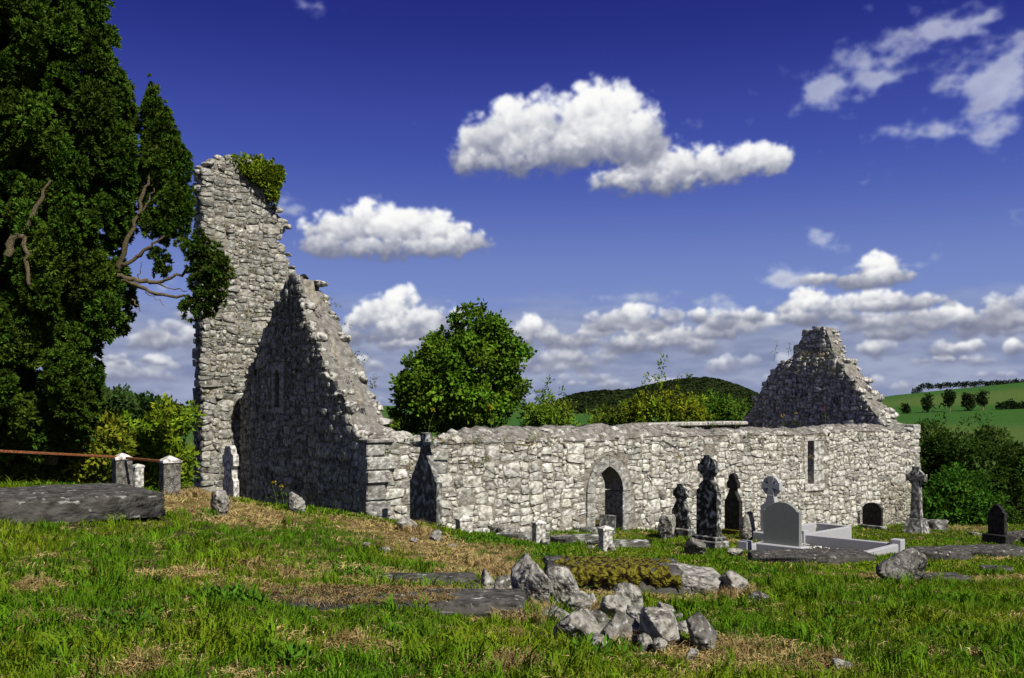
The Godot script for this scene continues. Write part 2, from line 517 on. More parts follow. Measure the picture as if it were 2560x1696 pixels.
func sky_patch(w: int, x0: int, x1: int, y0: int, y1: int) -> Image:
	# one part of the panorama: blue air, thin cloud, then heaps of puffs from the horizon upwards
	var nw := x1 - x0
	var nh := y1 - y0
	var step := TAU / w
	var thin := PackedFloat32Array()
	thin.resize(nw * nh)
	var r := RandomNumberGenerator.new()
	r.seed = 5
	var wisps := []
	for c in WISPS:
		var a0 := atan((c[0] - CX) / F)
		wisps.append([a0, atan((HY - c[1]) / F * cos(a0)), c[2] / F * 0.95, c[3] / F * 0.95, c[4]])
	var heaps := []                    # [base, top, strength, puffs]
	for h in HEAPS:
		var a1 := atan((h[2][0] - CX) / F)
		var one := [atan((HY - h[0]) / F * cos(a1)), atan((HY - h[1]) / F * cos(a1)), 1.0, []]
		for k in range(2, h.size()):
			var c: Array = h[k]
			var a0 := atan((c[0] - CX) / F)
			one[3].append([a0, atan((HY - c[1]) / F * cos(a0)), c[2] / F * 1.22, c[3] / F * 1.22])
		heaps.append(one)
	for k in 120:                      # the same weather goes on all round
		var a0 := r.randf_range(-PI, PI)
		var e0 := r.randf_range(0.1, 0.9)
		var sz := r.randf_range(0.025, 0.05) * (1.0 + e0)
		if absf(a0) < 0.62 and e0 < 0.55:
			continue
		if k % 3 == 0:
			for q in 4:
				wisps.append([a0 + r.randf_range(-1.6, 1.6) * sz, e0 + r.randf_range(-0.5, 0.5) * sz, sz * r.randf_range(0.7, 1.3), sz * r.randf_range(0.4, 0.6), r.randf_range(0.5, 0.9)])
			continue
		var one := [e0 - sz * 0.8, e0 + sz, 1.0, []]
		for q in 8:
			var fx := r.randf_range(-1.8, 1.8)
			one[3].append([a0 + fx * sz, e0 + r.randf_range(-0.5, 0.5 - absf(fx) * 0.3) * sz, sz * r.randf_range(0.6, 0.9), sz * r.randf_range(0.4, 0.65)])
		heaps.append(one)
	for k in 330:                      # rows of small heaps, closer together towards the horizon
		var e0 := 0.006 + 0.085 * pow(float(k) / 330.0, 1.1)
		var a0 := r.randf_range(-PI, PI)
		var sz := (0.009 + e0 * 0.16) * r.randf_range(0.6, 1.6)
		var one := [e0 - sz * 0.25, e0 + sz * 0.85, r.randf_range(0.35, 0.95), []]
		for q in 6:
			var fx := r.randf_range(-2.2, 2.2)
			one[3].append([a0 + fx * sz, e0 + r.randf_range(0.0, 0.6 - absf(fx) * 0.2) * sz, sz * r.randf_range(0.45, 0.85), sz * r.randf_range(0.28, 0.52)])
		heaps.append(one)
	heaps.sort_custom(func(p, q): return p[0] < q[0])
	for c in wisps:
		var rx: float = c[2] / maxf(cos(c[1]), 0.3)
		var ry: float = c[3]
		var cx: float = (c[0] + PI) / step - x0
		var cy: float = (PI * 0.5 - c[1]) / step - y0
		var bx := int(rx * 2.2 / step) + 1
		var by := int(ry * 2.2 / step) + 1
		for j in range(maxi(0, int(cy) - by), mini(nh, int(cy) + by)):
			var dy: float = (j - cy) * step / ry
			for k in range(int(cx) - bx, int(cx) + bx):
				var kk := k
				if nw == w:
					kk = posmod(k, w)
				elif k < 0 or k >= nw:
					continue
				var dx: float = (k - cx) * step / rx
				var g := dx * dx + dy * dy
				if g < 4.8:
					thin[j * nw + kk] += exp(-g * 0.9) * c[4]
	var fb := FastNoiseLite.new()
	fb.seed = 17; fb.fractal_octaves = 6; fb.frequency = 1.0; fb.fractal_gain = 0.55
	var fl := FastNoiseLite.new()
	fl.seed = 29; fl.fractal_octaves = 5; fl.frequency = 1.0
	var img := Image.create(nw, nh, false, Image.FORMAT_RGB8)
	var zen := Color(0.085, 0.1, 0.38)
	var white := Color(0.99, 0.99, 0.985)
	var grey := Color(0.44, 0.46, 0.555)
	for j in nh:
		var el := PI * 0.5 - (j + y0 + 0.5) * step
		var t := clampf(el / 0.42, 0.0, 1.0)
		var blue := Color(0.58, 0.64, 0.80).lerp(Color(0.47, 0.55, 0.78), smoothstep(0.0, 0.32, t))
		blue = blue.lerp(Color(0.265, 0.335, 0.67), smoothstep(0.25, 0.66, t))
		blue = blue.lerp(Color(0.14, 0.175, 0.5), smoothstep(0.55, 1.0, t))
		blue = blue.lerp(zen, smoothstep(0.42, 1.0, el))
		var low := smoothstep(-0.03, 0.012, el) * (1.0 - smoothstep(0.065, 0.14, el))
		var far := 1.0 - smoothstep(0.0, 0.09, el)
		for k in nw:
			var o := blue
			var th := thin[j * nw + k]
			if th > 0.02 or low > 0.0:
				var az := (k + x0 + 0.5) * step - PI
				var sx := sin(az) * cos(el); var sz := cos(az) * cos(el); var sy := sin(el)
				if th > 0.02:          # high thin cloud
					var n1 := fb.get_noise_3d(sx * 20, sy * 27, sz * 20)
					var n3 := fl.get_noise_3d(sx * 26, sy * 60, sz * 26)
					var cw := smoothstep(0.0, 0.95, th - 0.5 + n1 * 1.2 + n3 * 0.6)
					o = o.lerp(white.lerp(Color(0.55, 0.57, 0.64), 0.25 + 0.25 * far + n3 * 0.3), cw * 0.66)
				if low > 0.0:          # the veil along the horizon
					var n2 := fl.get_noise_3d(sx * 7, sy * 30, sz * 7)
					var n4 := fl.get_noise_3d(sx * 20 + 5.0, sy * 90, sz * 20)
					var veil := smoothstep(-0.4, 0.25, n2 + low - 0.5) * low
					var bank := Color(0.5, 0.54, 0.67).lerp(Color(0.63, 0.665, 0.765), clampf(0.5 + n4 * 0.8 + n2 * 0.8, 0.0, 1.0))
					o = o.lerp(bank, veil * 0.92)
			img.set_pixel(k, j, o)
	for h in heaps:
		var base: float = h[0]
		var tall: float = h[1] - h[0]
		for c in h[3]:
			var rx: float = c[2] / maxf(cos(c[1]), 0.3)
			var ry: float = c[3]
			var cx: float = (c[0] + PI) / step - x0
			var cy: float = (PI * 0.5 - c[1]) / step - y0
			var bx := int(rx * 1.5 / step) + 1
			var by := int(ry * 1.5 / step) + 1
			var fine := clampf(0.7 / ry, 9.0, 34.0)
			for j in range(maxi(0, int(cy) - by), mini(nh, int(cy) + by)):
				var dy: float = (j - cy) * step / ry
				var el := PI * 0.5 - (j + y0 + 0.5) * step
				var up := (el - base) / tall
				var sy := sin(el)
				var ce := cos(el)
				var far := 1.0 - smoothstep(0.0, 0.09, el)
				for k in range(int(cx) - bx, int(cx) + bx):
					var kk := k
					if nw == w:
						kk = posmod(k, w)
					elif k < 0 or k >= nw:
						continue
					var dx: float = (k - cx) * step / rx
					var g := dx * dx + dy * dy
					if g > 2.2:
						continue
					var az := (k + x0 + 0.5) * step - PI
					var sx := sin(az) * ce; var sz := cos(az) * ce
					var n1 := fb.get_noise_3d(sx * fine, sy * fine * 1.2, sz * fine)
					var n3 := fb.get_noise_3d(sx * fine * 3.0, sy * fine * 3.4, sz * fine * 3.0 + 7.0)
					var body := 1.0 - g + n1 * 1.0 + n3 * 0.4
					var soft := 0.62 + 0.9 * clampf(0.5 - up, 0.0, 0.5)
					var a: float = smoothstep(0.05, soft + 0.1, body) * smoothstep(-0.12, 0.22, up + n1 * 0.2) * h[2]
					if a <= 0.004:
						continue
					var lit := clampf(0.12 + up * 0.85 - dy * 0.22 - dx * 0.05 + n1 * 0.25 + n3 * 0.17, 0.0, 1.0)
					lit = lit * lit * (3.0 - 2.0 * lit)
					var col := grey.lerp(white, lit)
					col = col.lerp(Color(0.6, 0.635, 0.745), far * far * 0.6)
					img.set_pixel(kk, j, img.get_pixel(kk, j).lerp(col, a))
	return img

# ------------------------------------------------------------------ ground
# heights below the eye read from the photograph: [x, y, metres below the eye]
const SPOTS := [
	[0, 1696, 1.6], [1280, 1696, 1.68], [2560, 1696, 1.72], [100, 1500, 1.6], [200, 1400, 1.58], [100, 1290, 1.45], [420, 1225, 1.38], [560, 1290, 1.6],
	[700, 1320, 1.85], [930, 1440, 1.9], [920, 1290, 1.91], [830, 1290, 2.03], [640, 1270, 2.2], [575, 1265, 1.84], [1050, 1322, 2.58], [1160, 1342, 2.75],
	[1345, 1372, 2.95], [1513, 1385, 3.0], [1520, 1328, 3.27], [1280, 1430, 2.35], [1250, 1480, 2.1], [1560, 1480, 2.15], [1300, 1560, 1.85], [700, 1560, 1.75],
	[1700, 1620, 1.85], [1775, 1372, 3.2], [1705, 1346, 3.3], [1945, 1388, 3.15], [2290, 1392, 3.25], [2265, 1455, 2.7], [2000, 1430, 2.75], [1750, 1420, 2.7],
	[1900, 1520, 2.1], [2500, 1550, 2.0], [2500, 1360, 3.8], [2300, 1330, 4.0], [2180, 1310, 4.1], [2420, 1310, 4.2], [2550, 1440, 2.7], [1700, 1328, 3.5], [480, 1235, 1.5],
]
const SPOTS_XZ := [[0, 40, 4.4], [-12, 36, 3.0], [-18, 20, 1.4], [22, 40, 4.6], [0, 0, 1.6], [-9, 2, 1.5], [10, 2, 1.7], [-3.2, 21.5, 2.75], [-8, 27.5, 2.8], [-20, 34, 2.6], [9, 42, 4.5], [24, 25, 3.7], [-9, 9, 1.6], [-10, 15.5, 1.35]]
var gx := PackedFloat64Array()
var gz := PackedFloat64Array()
var gw := PackedFloat64Array()

func solve_ground() -> void:
	var hs := []
	for s in SPOTS:
		var d: float = s[2] / ((s[1] - HY) / F)
		gx.append((s[0] - CX) / F * d); gz.append(-d); hs.append(-s[2] + 3.0)
	for s in SPOTS_XZ:
		gx.append(s[0]); gz.append(-s[1]); hs.append(-s[2] + 3.0)
	var n := hs.size()
	var m := []
	for r in n:
		var row := []
		for c in n:
			row.append(-ker(gx[r] - gx[c], gz[r] - gz[c]) + (0.35 if r == c else 0.0))
		row.append(hs[r])
		m.append(row)
	for k in n:
		var p := k
		for r in range(k + 1, n):
			if absf(m[r][k]) > absf(m[p][k]):
				p = r
		var sw = m[k]; m[k] = m[p]; m[p] = sw
		for r in range(k + 1, n):
			var f: float = m[r][k] / m[k][k]
			if f != 0.0:
				for c in range(k, n + 1):
					m[r][c] -= f * m[k][c]
	gw.resize(n)
	for k in range(n - 1, -1, -1):
		var s: float = m[k][n]
		for c in range(k + 1, n):
			s -= m[k][c] * gw[c]
		gw[k] = s / m[k][k]

func ker(dx: float, dz: float) -> float:
	return sqrt(dx * dx + dz * dz + 4.0)

func gh(x: float, z: float) -> float:
	var d := -z
	var h := 0.0
	var w := (1.0 - smoothstep(36.0, 60.0, d)) * (1.0 - smoothstep(22.0, 45.0, absf(x) - maxf(d - 20.0, 0.0) * 0.4)) * smoothstep(-25.0, -5.0, d)
	if w > 0.0:
		for k in gx.size():
			h -= gw[k] * ker(x - gx[k], z - gz[k])
		h += EYE - 3.0
		h += nz.get_noise_2d(x * 0.5, z * 0.5) * 0.07 + nz.get_noise_2d(x * 1.9 + 40, z * 1.9) * 0.035
	return lerpf(far_h(x, d), h, w) if w < 1.0 else h

func far_h(x: float, d: float) -> float:
	if d < 30.0:
		return EYE - 1.8 - smoothstep(5.0, 30.0, d) * 2.0
	var u := x / d
	var h := lerpf(-4.6, -7.0, smoothstep(40.0, 90.0, d))
	h = lerpf(h, -4.0, smoothstep(150.0, 600.0, d))
	h = lerpf(h, 1.0, smoothstep(600.0, 1600.0, d))
	h = lerpf(h, 7.0, smoothstep(1600.0, 3500.0, d))
	h += nz.get_noise_2d(x * 0.004, d * 0.004) * 1.5 * smoothstep(80.0, 300.0, d)
	# the green hill behind the thicket
	var rv := 0.0125 + (u - 0.39) * 0.105
	var crest := maxf(rv, -0.004) * 430.0
	var side := smoothstep(0.20, 0.40, u)
	var hill := -7.0
	if d < 170.0:
		hill = lerpf(-6.5, -4.2, smoothstep(60.0, 170.0, d))
	elif d < 430.0:
		var t := (d - 170.0) / 260.0
		hill = lerpf(-4.2, crest, t * t * 0.45 + t * 0.55)
	else:
		hill = crest - smoothstep(430.0, 900.0, d) * 14.0
	return EYE + lerpf(h, maxf(h, hill), side)

func lines(near_step: float, near_to: float, grow: float, far_to: float) -> PackedFloat32Array:
	var out := PackedFloat32Array()
	var v := 0.0
	var s := near_step
	while v < far_to:
		out.append(v)
		if v > near_to:
			s *= grow
		v += s
	out.append(far_to)
	return out

# dry straw: [x, y in the photo, half width in metres along the view's cross direction, half depth, turn, strength]
const STRAW := [
	[480, 1240, 0.55, 2.2, 0.0, 1.0], [600, 1285, 1.0, 1.3, 0.3, 1.0], [780, 1300, 1.6, 0.7, 0.0, 0.35], [1000, 1330, 1.5, 0.9, -0.4, 1.0], [1080, 1365, 1.0, 1.2, -0.5, 1.0], [1150, 1405, 0.8, 1.1, -0.5, 1.0], [1215, 1440, 0.6, 0.9, -0.4, 1.0], [1260, 1475, 0.4, 0.7, 0.0, 1.0],
	[1290, 1500, 0.35, 0.9, 0.0, 1.0], [1000, 1450, 1.4, 0.8, 0.0, 0.75], [850, 1490, 1.3, 0.5, 0.0, 0.8], [430, 1430, 0.5, 0.35, 0.0, 0.9], [750, 1420, 0.6, 0.5, 0.0, 0.5], [1620, 1495, 1.1, 0.6, 0.1, 0.9],
	[1830, 1640, 0.75, 0.55, 0.0, 0.9], [2020, 1660, 0.5, 0.4, 0.0, 0.7], [1930, 1412, 0.6, 0.5, 0.0, 0.75], [2240, 1440, 1.2, 0.5, 0.0, 0.9], [2440, 1450, 1.4, 0.5, 0.0, 0.8], [1820, 1350, 0.8, 1.0, 0.0, 0.6], [2400, 1320, 1.5, 1.5, 0.0, 0.7],
	[1270, 1378, 0.8, 0.5, 0.0, 0.8], [1480, 1345, 1.2, 0.8, 0.0, 0.5], [1290, 1670, 0.16, 0.12, 0.0, 0.9], [700, 1600, 0.4, 0.3, 0.0, 0.5], [80, 1470, 0.3, 0.3, 0.0, 0.7], [250, 1440, 0.5, 0.3, 0.0, 0.4], [1240, 1660, 0.3, 0.3, 0.0, 0.4], [2480, 1400, 1.0, 0.6, 0.0, 0.7],
	[620, 1680, 0.3, 0.2, 0.0, 0.6], [350, 1660, 0.25, 0.2, 0.0, 0.55], [880, 1620, 0.3, 0.25, 0.0, 0.6], [1560, 1340, 1.0, 0.7, 0.0, 0.4], [650, 1385, 0.8, 0.5, 0.0, 0.45], [60, 1300, 0.5, 0.4, 0.0, 0.5],
]
var straw_spots := []

func dryness(x: float, z: float) -> float:
	var s := 0.05 + smoothstep(0.1, 0.44, nz2.get_noise_2d(x * 0.9 + 7, z * 0.9)) * 0.36
	s = maxf(s, smoothstep(0.16, 0.36, nz2.get_noise_2d(x * 2.6 + 90, z * 2.6 + 4)) * 0.5)
	for q in straw_spots:
		var dx: float = x - q[0]
		var dz: float = z - q[1]
		if absf(dx) + absf(dz) > 5.0:
			continue
		var e := Vector2(dx, dz).rotated(q[4]) / Vector2(q[2], q[3])
		var l := e.length() + nz2.get_noise_2d(x * 2.2, z * 2.2) * 0.6
		s = maxf(s, (1.0 - smoothstep(0.75, 1.25, l)) * q[5])
	return s

func make_terrain() -> void:
	for q in STRAW:
		var p := gp(q[0], q[1])
		straw_spots.append([p.x, p.z, q[2], q[3], q[4], q[5]])
	var half := lines(0.3, 18.0, 1.09, 4200.0)
	var xs := PackedFloat32Array()
	for k in range(half.size() - 1, 0, -1):
		xs.append(-half[k])
	xs.append_array(half)
	var zs := PackedFloat32Array()
	for v in [60.0, 30.0, 16.0, 9.0, 4.0, 1.0]:
		zs.append(v)
	for v in lines(0.22, 26.0, 1.045, 4500.0):
		zs.append(-v - 0.5)
	var mb := MB.new()
	var nx := xs.size()
	var g := PackedVector3Array()
	for z in zs:
		for x in xs:
			g.append(Vector3(x, gh(x, z), z))
	for j in zs.size():
		for k in nx:
			var p := g[j * nx + k]
			var du := g[j * nx + mini(k + 1, nx - 1)] - g[j * nx + maxi(k - 1, 0)]
			var dv := g[mini(j + 1, zs.size() - 1) * nx + k] - g[maxi(j - 1, 0) * nx + k]
			var d := -p.z
			var col := Color(0.045, 0.055, 0.012)
			if d < 60.0 and absf(p.x) < 40.0:
				col = col.lerp(Color(0.24, 0.18, 0.075), dryness(p.x, p.z))
			else:
				var f := nz2.get_noise_2d(p.x * 0.006, d * 0.003)
				col = Color(0.045, 0.15, 0.012).lerp(Color(0.1, 0.18, 0.03), smoothstep(-0.2, 0.3, f))
			mb.col = col
			mb.vert(p, dv.cross(du).normalized() * (1.0 if dv.cross(du).y > 0 else -1.0))
	for j in zs.size() - 1:
		for k in nx - 1:
			var a := j * nx + k
			mb.quad(a, a + 1, a + nx + 1, a + nx)
	var o := part("ground", mb.mesh(), M.earth, self)
	o.set_meta("kind", "structure")
	o.set_meta("label", "rough graveyard turf sloping down to the church and out to green fields")

# ------------------------------------------------------------------ masonry
func plane_pts(list: Array, o: Vector3, u: Vector3, n: Vector3) -> PackedVector2Array:
	# photo pixels -> (metres along u, height) on the wall plane through o
	var out := PackedVector2Array()
	for q in list:
		var p := on_plane(q[0], q[1], o, n)
		out.append(Vector2((p - o).dot(u), p.y))
	return out

func level_at(pts: PackedVector2Array, s: float) -> float:
	if s <= pts[0].x:
		return pts[0].y
	for k in pts.size() - 1:
		if s <= pts[k + 1].x:
			return lerpf(pts[k].y, pts[k + 1].y, (s - pts[k].x) / maxf(pts[k + 1].x - pts[k].x, 1e-4))
	return pts[pts.size() - 1].y

const SIZES := [
	[[9, 6], [8, 7], [8, 6], [10, 5], [7, 7], [9, 5]],
	[[6, 4], [7, 4], [5, 4], [8, 4], [5, 5], [6, 3], [6, 5]],
	[[5, 3], [6, 3], [4, 3], [7, 3], [4, 2], [3, 3], [6, 2]],
	[[3, 2], [4, 2], [5, 2], [6, 2], [2, 2], [3, 1], [5, 1], [2, 1], [4, 1]],
]

func pack(w: float, h: float, cell: float, cell_y: float, share: Array, r: RandomNumberGenerator) -> Array:
	# fits big, middling and small stones together until the rectangle is full
	var nx := int(ceil(w / cell))
	var ny := int(ceil(h / cell_y))
	var busy := PackedByteArray()
	busy.resize(nx * ny)
	var out := []
	for j in ny:
		for k in nx:
			if busy[j * nx + k]:
				continue
			var roll := r.randf()
			var cls := 0
			while cls < 3 and roll > share[cls]:
				roll -= share[cls]
				cls += 1
			var pick: Array = SIZES[cls][r.randi() % SIZES[cls].size()]
			var sw: int = mini(pick[0], nx - k)
			var sh: int = mini(pick[1], ny - j)
			for q in range(1, sw):
				if busy[j * nx + k + q]:
					sw = q
					break
			sh = mini(sh, maxi(1, sw + 1))
			for jj in sh:
				for kk in sw:
					busy[(j + jj) * nx + k + kk] = 1
			out.append(Rect2(k * cell, j * cell_y, sw * cell, sh * cell_y))
	return out

func stone_mb(poly: Array, ux: Vector3, n: Vector3, out: float, col: Color, r: RandomNumberGenerator) -> MB:
	# a rough block: outline round its middle, standing out from the wall by out, edges worn round
	var mb := MB.new()
	mb.col = col
	var m := poly.size()
	var sx := r.randf_range(-0.1, 0.1)
	var sy := r.randf_range(-0.1, 0.1)
	var small := 1e9
	for p in poly:
		small = minf(small, p.length())
	var bev := clampf(small * 0.3, 0.008, 0.035)
	for ring in 3:
		for p in poly:
			var q: Vector2 = p
			var rad: Vector3 = (ux * p.x + Vector3.UP * p.y).normalized()
			var d := -0.07
			var nn := rad
			if ring == 1:
				d = out - bev * 1.1
				nn = (rad + n * 0.45).normalized()
			elif ring == 2:
				q = p * (1.0 - bev / maxf(p.length(), 0.02))
				d = out
				nn = (n + rad * 0.35).normalized()
			if ring > 0:
				d += q.x * sx + q.y * sy + r.randf_range(-0.008, 0.008)
			mb.vert(ux * q.x + Vector3.UP * q.y + n * d, nn)
	var mid := mb.vert(n * (out + r.randf_range(0.0, 0.02)), (n + ux * r.randf_range(-0.08, 0.08) + Vector3.UP * r.randf_range(-0.08, 0.08)).normalized())
	for k in m:
		var k2 := (k + 1) % m
		mb.quad(k, k2, m + k2, m + k)
		mb.quad(m + k, m + k2, 2 * m + k2, 2 * m + k)
		mb.tri(2 * m + k, 2 * m + k2, mid)
	return mb

func rubble(list: Array, o: Vector3, ux: Vector3, n: Vector3, s0: float, s1: float, y0: float, y1: float, inside: Callable, tone: Callable, cell: float, share: Array, sd: int, rough := 1.0) -> void:
	var r := RandomNumberGenerator.new()
	r.seed = sd
	for q in pack(s1 - s0, y1 - y0, cell * 0.86, cell * 0.68, share, r):
		var c: Vector2 = q.position + q.size * 0.5 + Vector2(s0, y0)
		var hw: float = q.size.x * 0.5 - r.randf_range(0.002, 0.01)
		var hh: float = q.size.y * 0.5 - r.randf_range(0.002, 0.01)
		var raw := []
		var cut := minf(hw, hh)
		for k in 4:
			var gx2: float = [1, 1, -1, -1][k]
			var gy2: float = [-1, 1, 1, -1][k]
			var c1 := cut * r.randf_range(0.06, 0.5)
			var c2 := cut * r.randf_range(0.06, 0.5)
			var jx := r.randf_range(-0.012, 0.004)
			var jy := r.randf_range(-0.012, 0.004)
			var pa := Vector2(gx2 * (hw + jx), gy2 * (hh + jy - c1))
			var pb := Vector2(gx2 * (hw + jx - c2), gy2 * (hh + jy))
			if k == 0 or k == 2:
				raw.append(pb); raw.append(pa)
			else:
				raw.append(pa); raw.append(pb)
		# courses sag and climb, and joints lean: neighbours are bent together so that they still fit
		var poly := []
		var mid := Vector2.ZERO
		for p in raw:
			var g: Vector2 = p + c
			g += Vector2(nz.get_noise_2d(g.x * 0.7 + sd, g.y * 0.7), nz.get_noise_2d(g.x * 0.5, g.y * 0.8 + sd * 3.0)) * 0.1
			g += Vector2(nz.get_noise_2d(g.x * 3.1 + sd * 2.0, g.y * 3.1), nz.get_noise_2d(g.x * 2.7 + 50.0, g.y * 2.7 + sd)) * 0.085
			poly.append(g)
			mid += g / 8.0
		for k in 8:
			poly[k] -= mid
		c = mid
		if not inside.call(c.x, c.y, hw, hh):
			continue
		var out := r.randf_range(0.008, 0.034) * rough + (0.022 * rough if r.randf() < 0.12 else 0.0)
		var at := o + ux * c.x + Vector3.UP * c.y
		var mb := stone_mb(poly, ux, n, out, tone.call(c.x, c.y, r), r)
		list.append([hw * hh / maxf((at - Vector3(0, EYE, 0)).length_squared(), 1.0), at, mb])

func lay(parent: Node3D, list: Array, m: Material, most := 300) -> void:
	list.sort_custom(func(a, b): return a[0] > b[0])
	var rest := MB.new()
	for k in list.size():
		var q: Array = list[k]
		var mb: MB = q[2]
		if k < most:
			part("stone", mb.mesh(), m, parent).position = q[1] - parent.position
		else:
			var s := rest.v.size()
			var off: Vector3 = q[1] - parent.position
			for p in mb.v:
				rest.v.append(p + off)
			rest.n.append_array(mb.n)
			rest.c.append_array(mb.c)
			for t in mb.i:
				rest.i.append(t + s)
	if rest.v.size():
		part("rubble", rest.mesh(), m, parent).set_meta("kind", "stuff")

func wall_part(called: String, root: Node3D) -> Node3D:
	var o := Node3D.new()
	o.name = called
	root.add_child(o)
	return o

func shift(poly: PackedVector2Array, by: float) -> PackedVector2Array:
	var q := Geometry2D.offset_polygon(poly, by, Geometry2D.JOIN_MITER)
	return q[0] if q.size() else poly

func in_poly(poly: PackedVector2Array) -> Callable:
	return func(s: float, y: float, _hw: float, _hh: float): return Geometry2D.is_point_in_polygon(Vector2(s, y), poly)

func clear_of(hole: PackedVector2Array, s: float, y: float, hw: float, hh: float) -> bool:
	for q in [[0, 0], [1, 1], [1, -1], [-1, 1], [-1, -1], [1, 0], [-1, 0]]:
		if Geometry2D.is_point_in_polygon(Vector2(s + q[0] * hw * 0.8, y + q[1] * hh * 0.8), hole):
			return false
	return true

func cut_poly(poly: PackedVector2Array, s: float, keep_low: bool, hole: PackedVector2Array) -> PackedVector2Array:
	# the half of poly on one side of s, with the hole taken out of it
	var big := PackedVector2Array([Vector2(-50, -50), Vector2(s, -50), Vector2(s, 50), Vector2(-50, 50)]) if keep_low else PackedVector2Array([Vector2(s, -50), Vector2(80, -50), Vector2(80, 50), Vector2(s, 50)])
	var q := Geometry2D.intersect_polygons(poly, big)
	var best: PackedVector2Array = q[0]
	for c in Geometry2D.clip_polygons(best, hole):
		if c.size() > 3:
			best = c
			break
	return best

func dressed(parent: Node3D, poly: PackedVector2Array, o: Vector3, ux: Vector3, n: Vector3, back: float, out: float, tone: float, m: Material, bev := 0.015) -> void:
	# a squared block of a door or window surround
	var mid := Vector2.ZERO
	for p in poly:
		mid += p
	mid /= poly.size()
	var rel := PackedVector2Array()
	for p in poly:
		rel.append(p - mid)
	var mb := MB.new()
	mb.col = Color(tone, tone * 0.985, tone * 0.95)
	prism(mb, rel, Vector3.ZERO, ux, Vector3.UP, n, -back, out, bev)
	part("dressed_stone", mb.mesh(), m, parent).position = o + ux * mid.x + Vector3.UP * mid.y - parent.position

func tone_of(lo: float, hi: float, warm := 0.06, dark_share := 0.0) -> Callable:
	return func(_s: float, _y: float, r: RandomNumberGenerator):
		var t := r.randf_range(lo, hi)
		if r.randf() < dark_share:
			t *= r.randf_range(0.45, 0.75)
		var w := r.randf_range(0.0, warm)
		return Color(t * (1.0 + w * 0.3), t, t * (0.97 - w))

func rock_lump(list: Array, at: Vector3, size: Vector3, tone: float, r: RandomNumberGenerator) -> void:
	var mb := MB.new()
	mb.col = Color(tone, tone * 0.985, tone * 0.94)
	rock(mb, size, r, 3)
	list.append([size.x * size.y / maxf((at - Vector3(0, EYE, 0)).length_squared(), 1.0), at, mb])

func rock(mb: MB, size: Vector3, r: RandomNumberGenerator, n := 5, rough := 0.06) -> void:
	# an angular boulder: the room left by a dozen cutting planes, softened, with small dents
	var planes := []
	for k in 11:
		var d := Vector3(r.randfn(), r.randfn(), r.randfn()).normalized()
		planes.append([d, r.randf_range(0.6, 1.0)])
	var ox := r.randf_range(0, 50)
	var turn := Basis.from_euler(Vector3(r.randf_range(-0.25, 0.25), r.randf_range(0, TAU), r.randf_range(-0.25, 0.25)))
	var f := func(d: Vector3) -> Vector3:
		var inv := 0.0
		for q in planes:
			var c: float = d.dot(q[0])
			if c > 0.05:
				inv += pow(c / q[1], 26.0)
		var rad := pow(inv + 0.0005, -1.0 / 26.0)
		rad *= 1.0 + rough * nz.get_noise_3d(d.x * 2.2 + ox, d.y * 2.2, d.z * 2.2) + rough * 0.5 * nz.get_noise_3d(d.x * 6 + ox, d.y * 6, d.z * 6)
		return (turn * (d * rad)) * size * 0.5
	for k in 6:
		var ax: Vector3 = [Vector3.RIGHT, Vector3.LEFT, Vector3.UP, Vector3.DOWN, Vector3.BACK, Vector3.FORWARD][k]
		var u := Vector3(ax.y, ax.z, ax.x)
		var w := ax.cross(u)
		var s := mb.v.size()
		for j in n + 1:
			for i in n + 1:
				var d := (ax + u * tan((2.0 * i / n - 1.0) * PI / 4) + w * tan((2.0 * j / n - 1.0) * PI / 4)).normalized()
				var t1 := d.cross(Vector3(0.31, 0.77, 0.55)).normalized()
				var t2 := d.cross(t1)
				var p: Vector3 = f.call(d)
				var nn: Vector3 = (f.call((d + t1 * 0.09).normalized()) - p).cross(f.call((d + t2 * 0.09).normalized()) - p).normalized()
				if nn.dot(p) < 0.0:
					nn = -nn
				mb.vert(p, nn)
		for j in n:
			for i in n:
				var a := s + j * (n + 1) + i
				mb.quad(a, a + 1, a + n + 2, a + n + 1)

func rake_cover(parent: Node3D, front: PackedVector2Array, o: Vector3, u: Vector3, depth_dir: Vector3, d0: float, d1: float, sd: float, back := PackedVector2Array()) -> void:
	# cement spread over a sloping wall top, lumpy and cracked
	var mb := MB.new()
	var total := 0.0
	var at := [0.0]
	for k in front.size() - 1:
		total += front[k].distance_to(front[k + 1])
		at.append(total)
	var f := func(a: float, b: float) -> Vector3:
		var l := a * total
		var k := 0
		while k < front.size() - 2 and l > at[k + 1]:
			k += 1
		var p: Vector2 = front[k].lerp(front[k + 1], (l - at[k]) / maxf(at[k + 1] - at[k], 1e-4))
		if back.size():                # the far edge follows its own torn line at the same share of the way
			var m := a * (back.size() - 1)
			var i := mini(int(m), back.size() - 2)
			p = p.lerp(back[i].lerp(back[i + 1], m - i), smoothstep(0.1, 0.95, b))
		var q := o + u * p.x + Vector3.UP * p.y + depth_dir * lerpf(d0, d1, b)
		var bump := nz.get_noise_3d(q.x * 1.7 + sd, q.y * 1.7, q.z * 1.7) * 0.12 + nz.get_noise_3d(q.x * 6 + sd, q.y * 6, q.z * 6) * 0.05
		var edge := minf(b, 1.0 - b) * 2.0
		return q + Vector3.UP * (bump + 0.07 * smoothstep(0.0, 0.5, edge) - 0.05)
	sheet(mb, int(total / 0.14), 9, f)
	mb.col = Color(1, 1, 1)
	part("cement_capping", mb.mesh(), M.cement, parent)

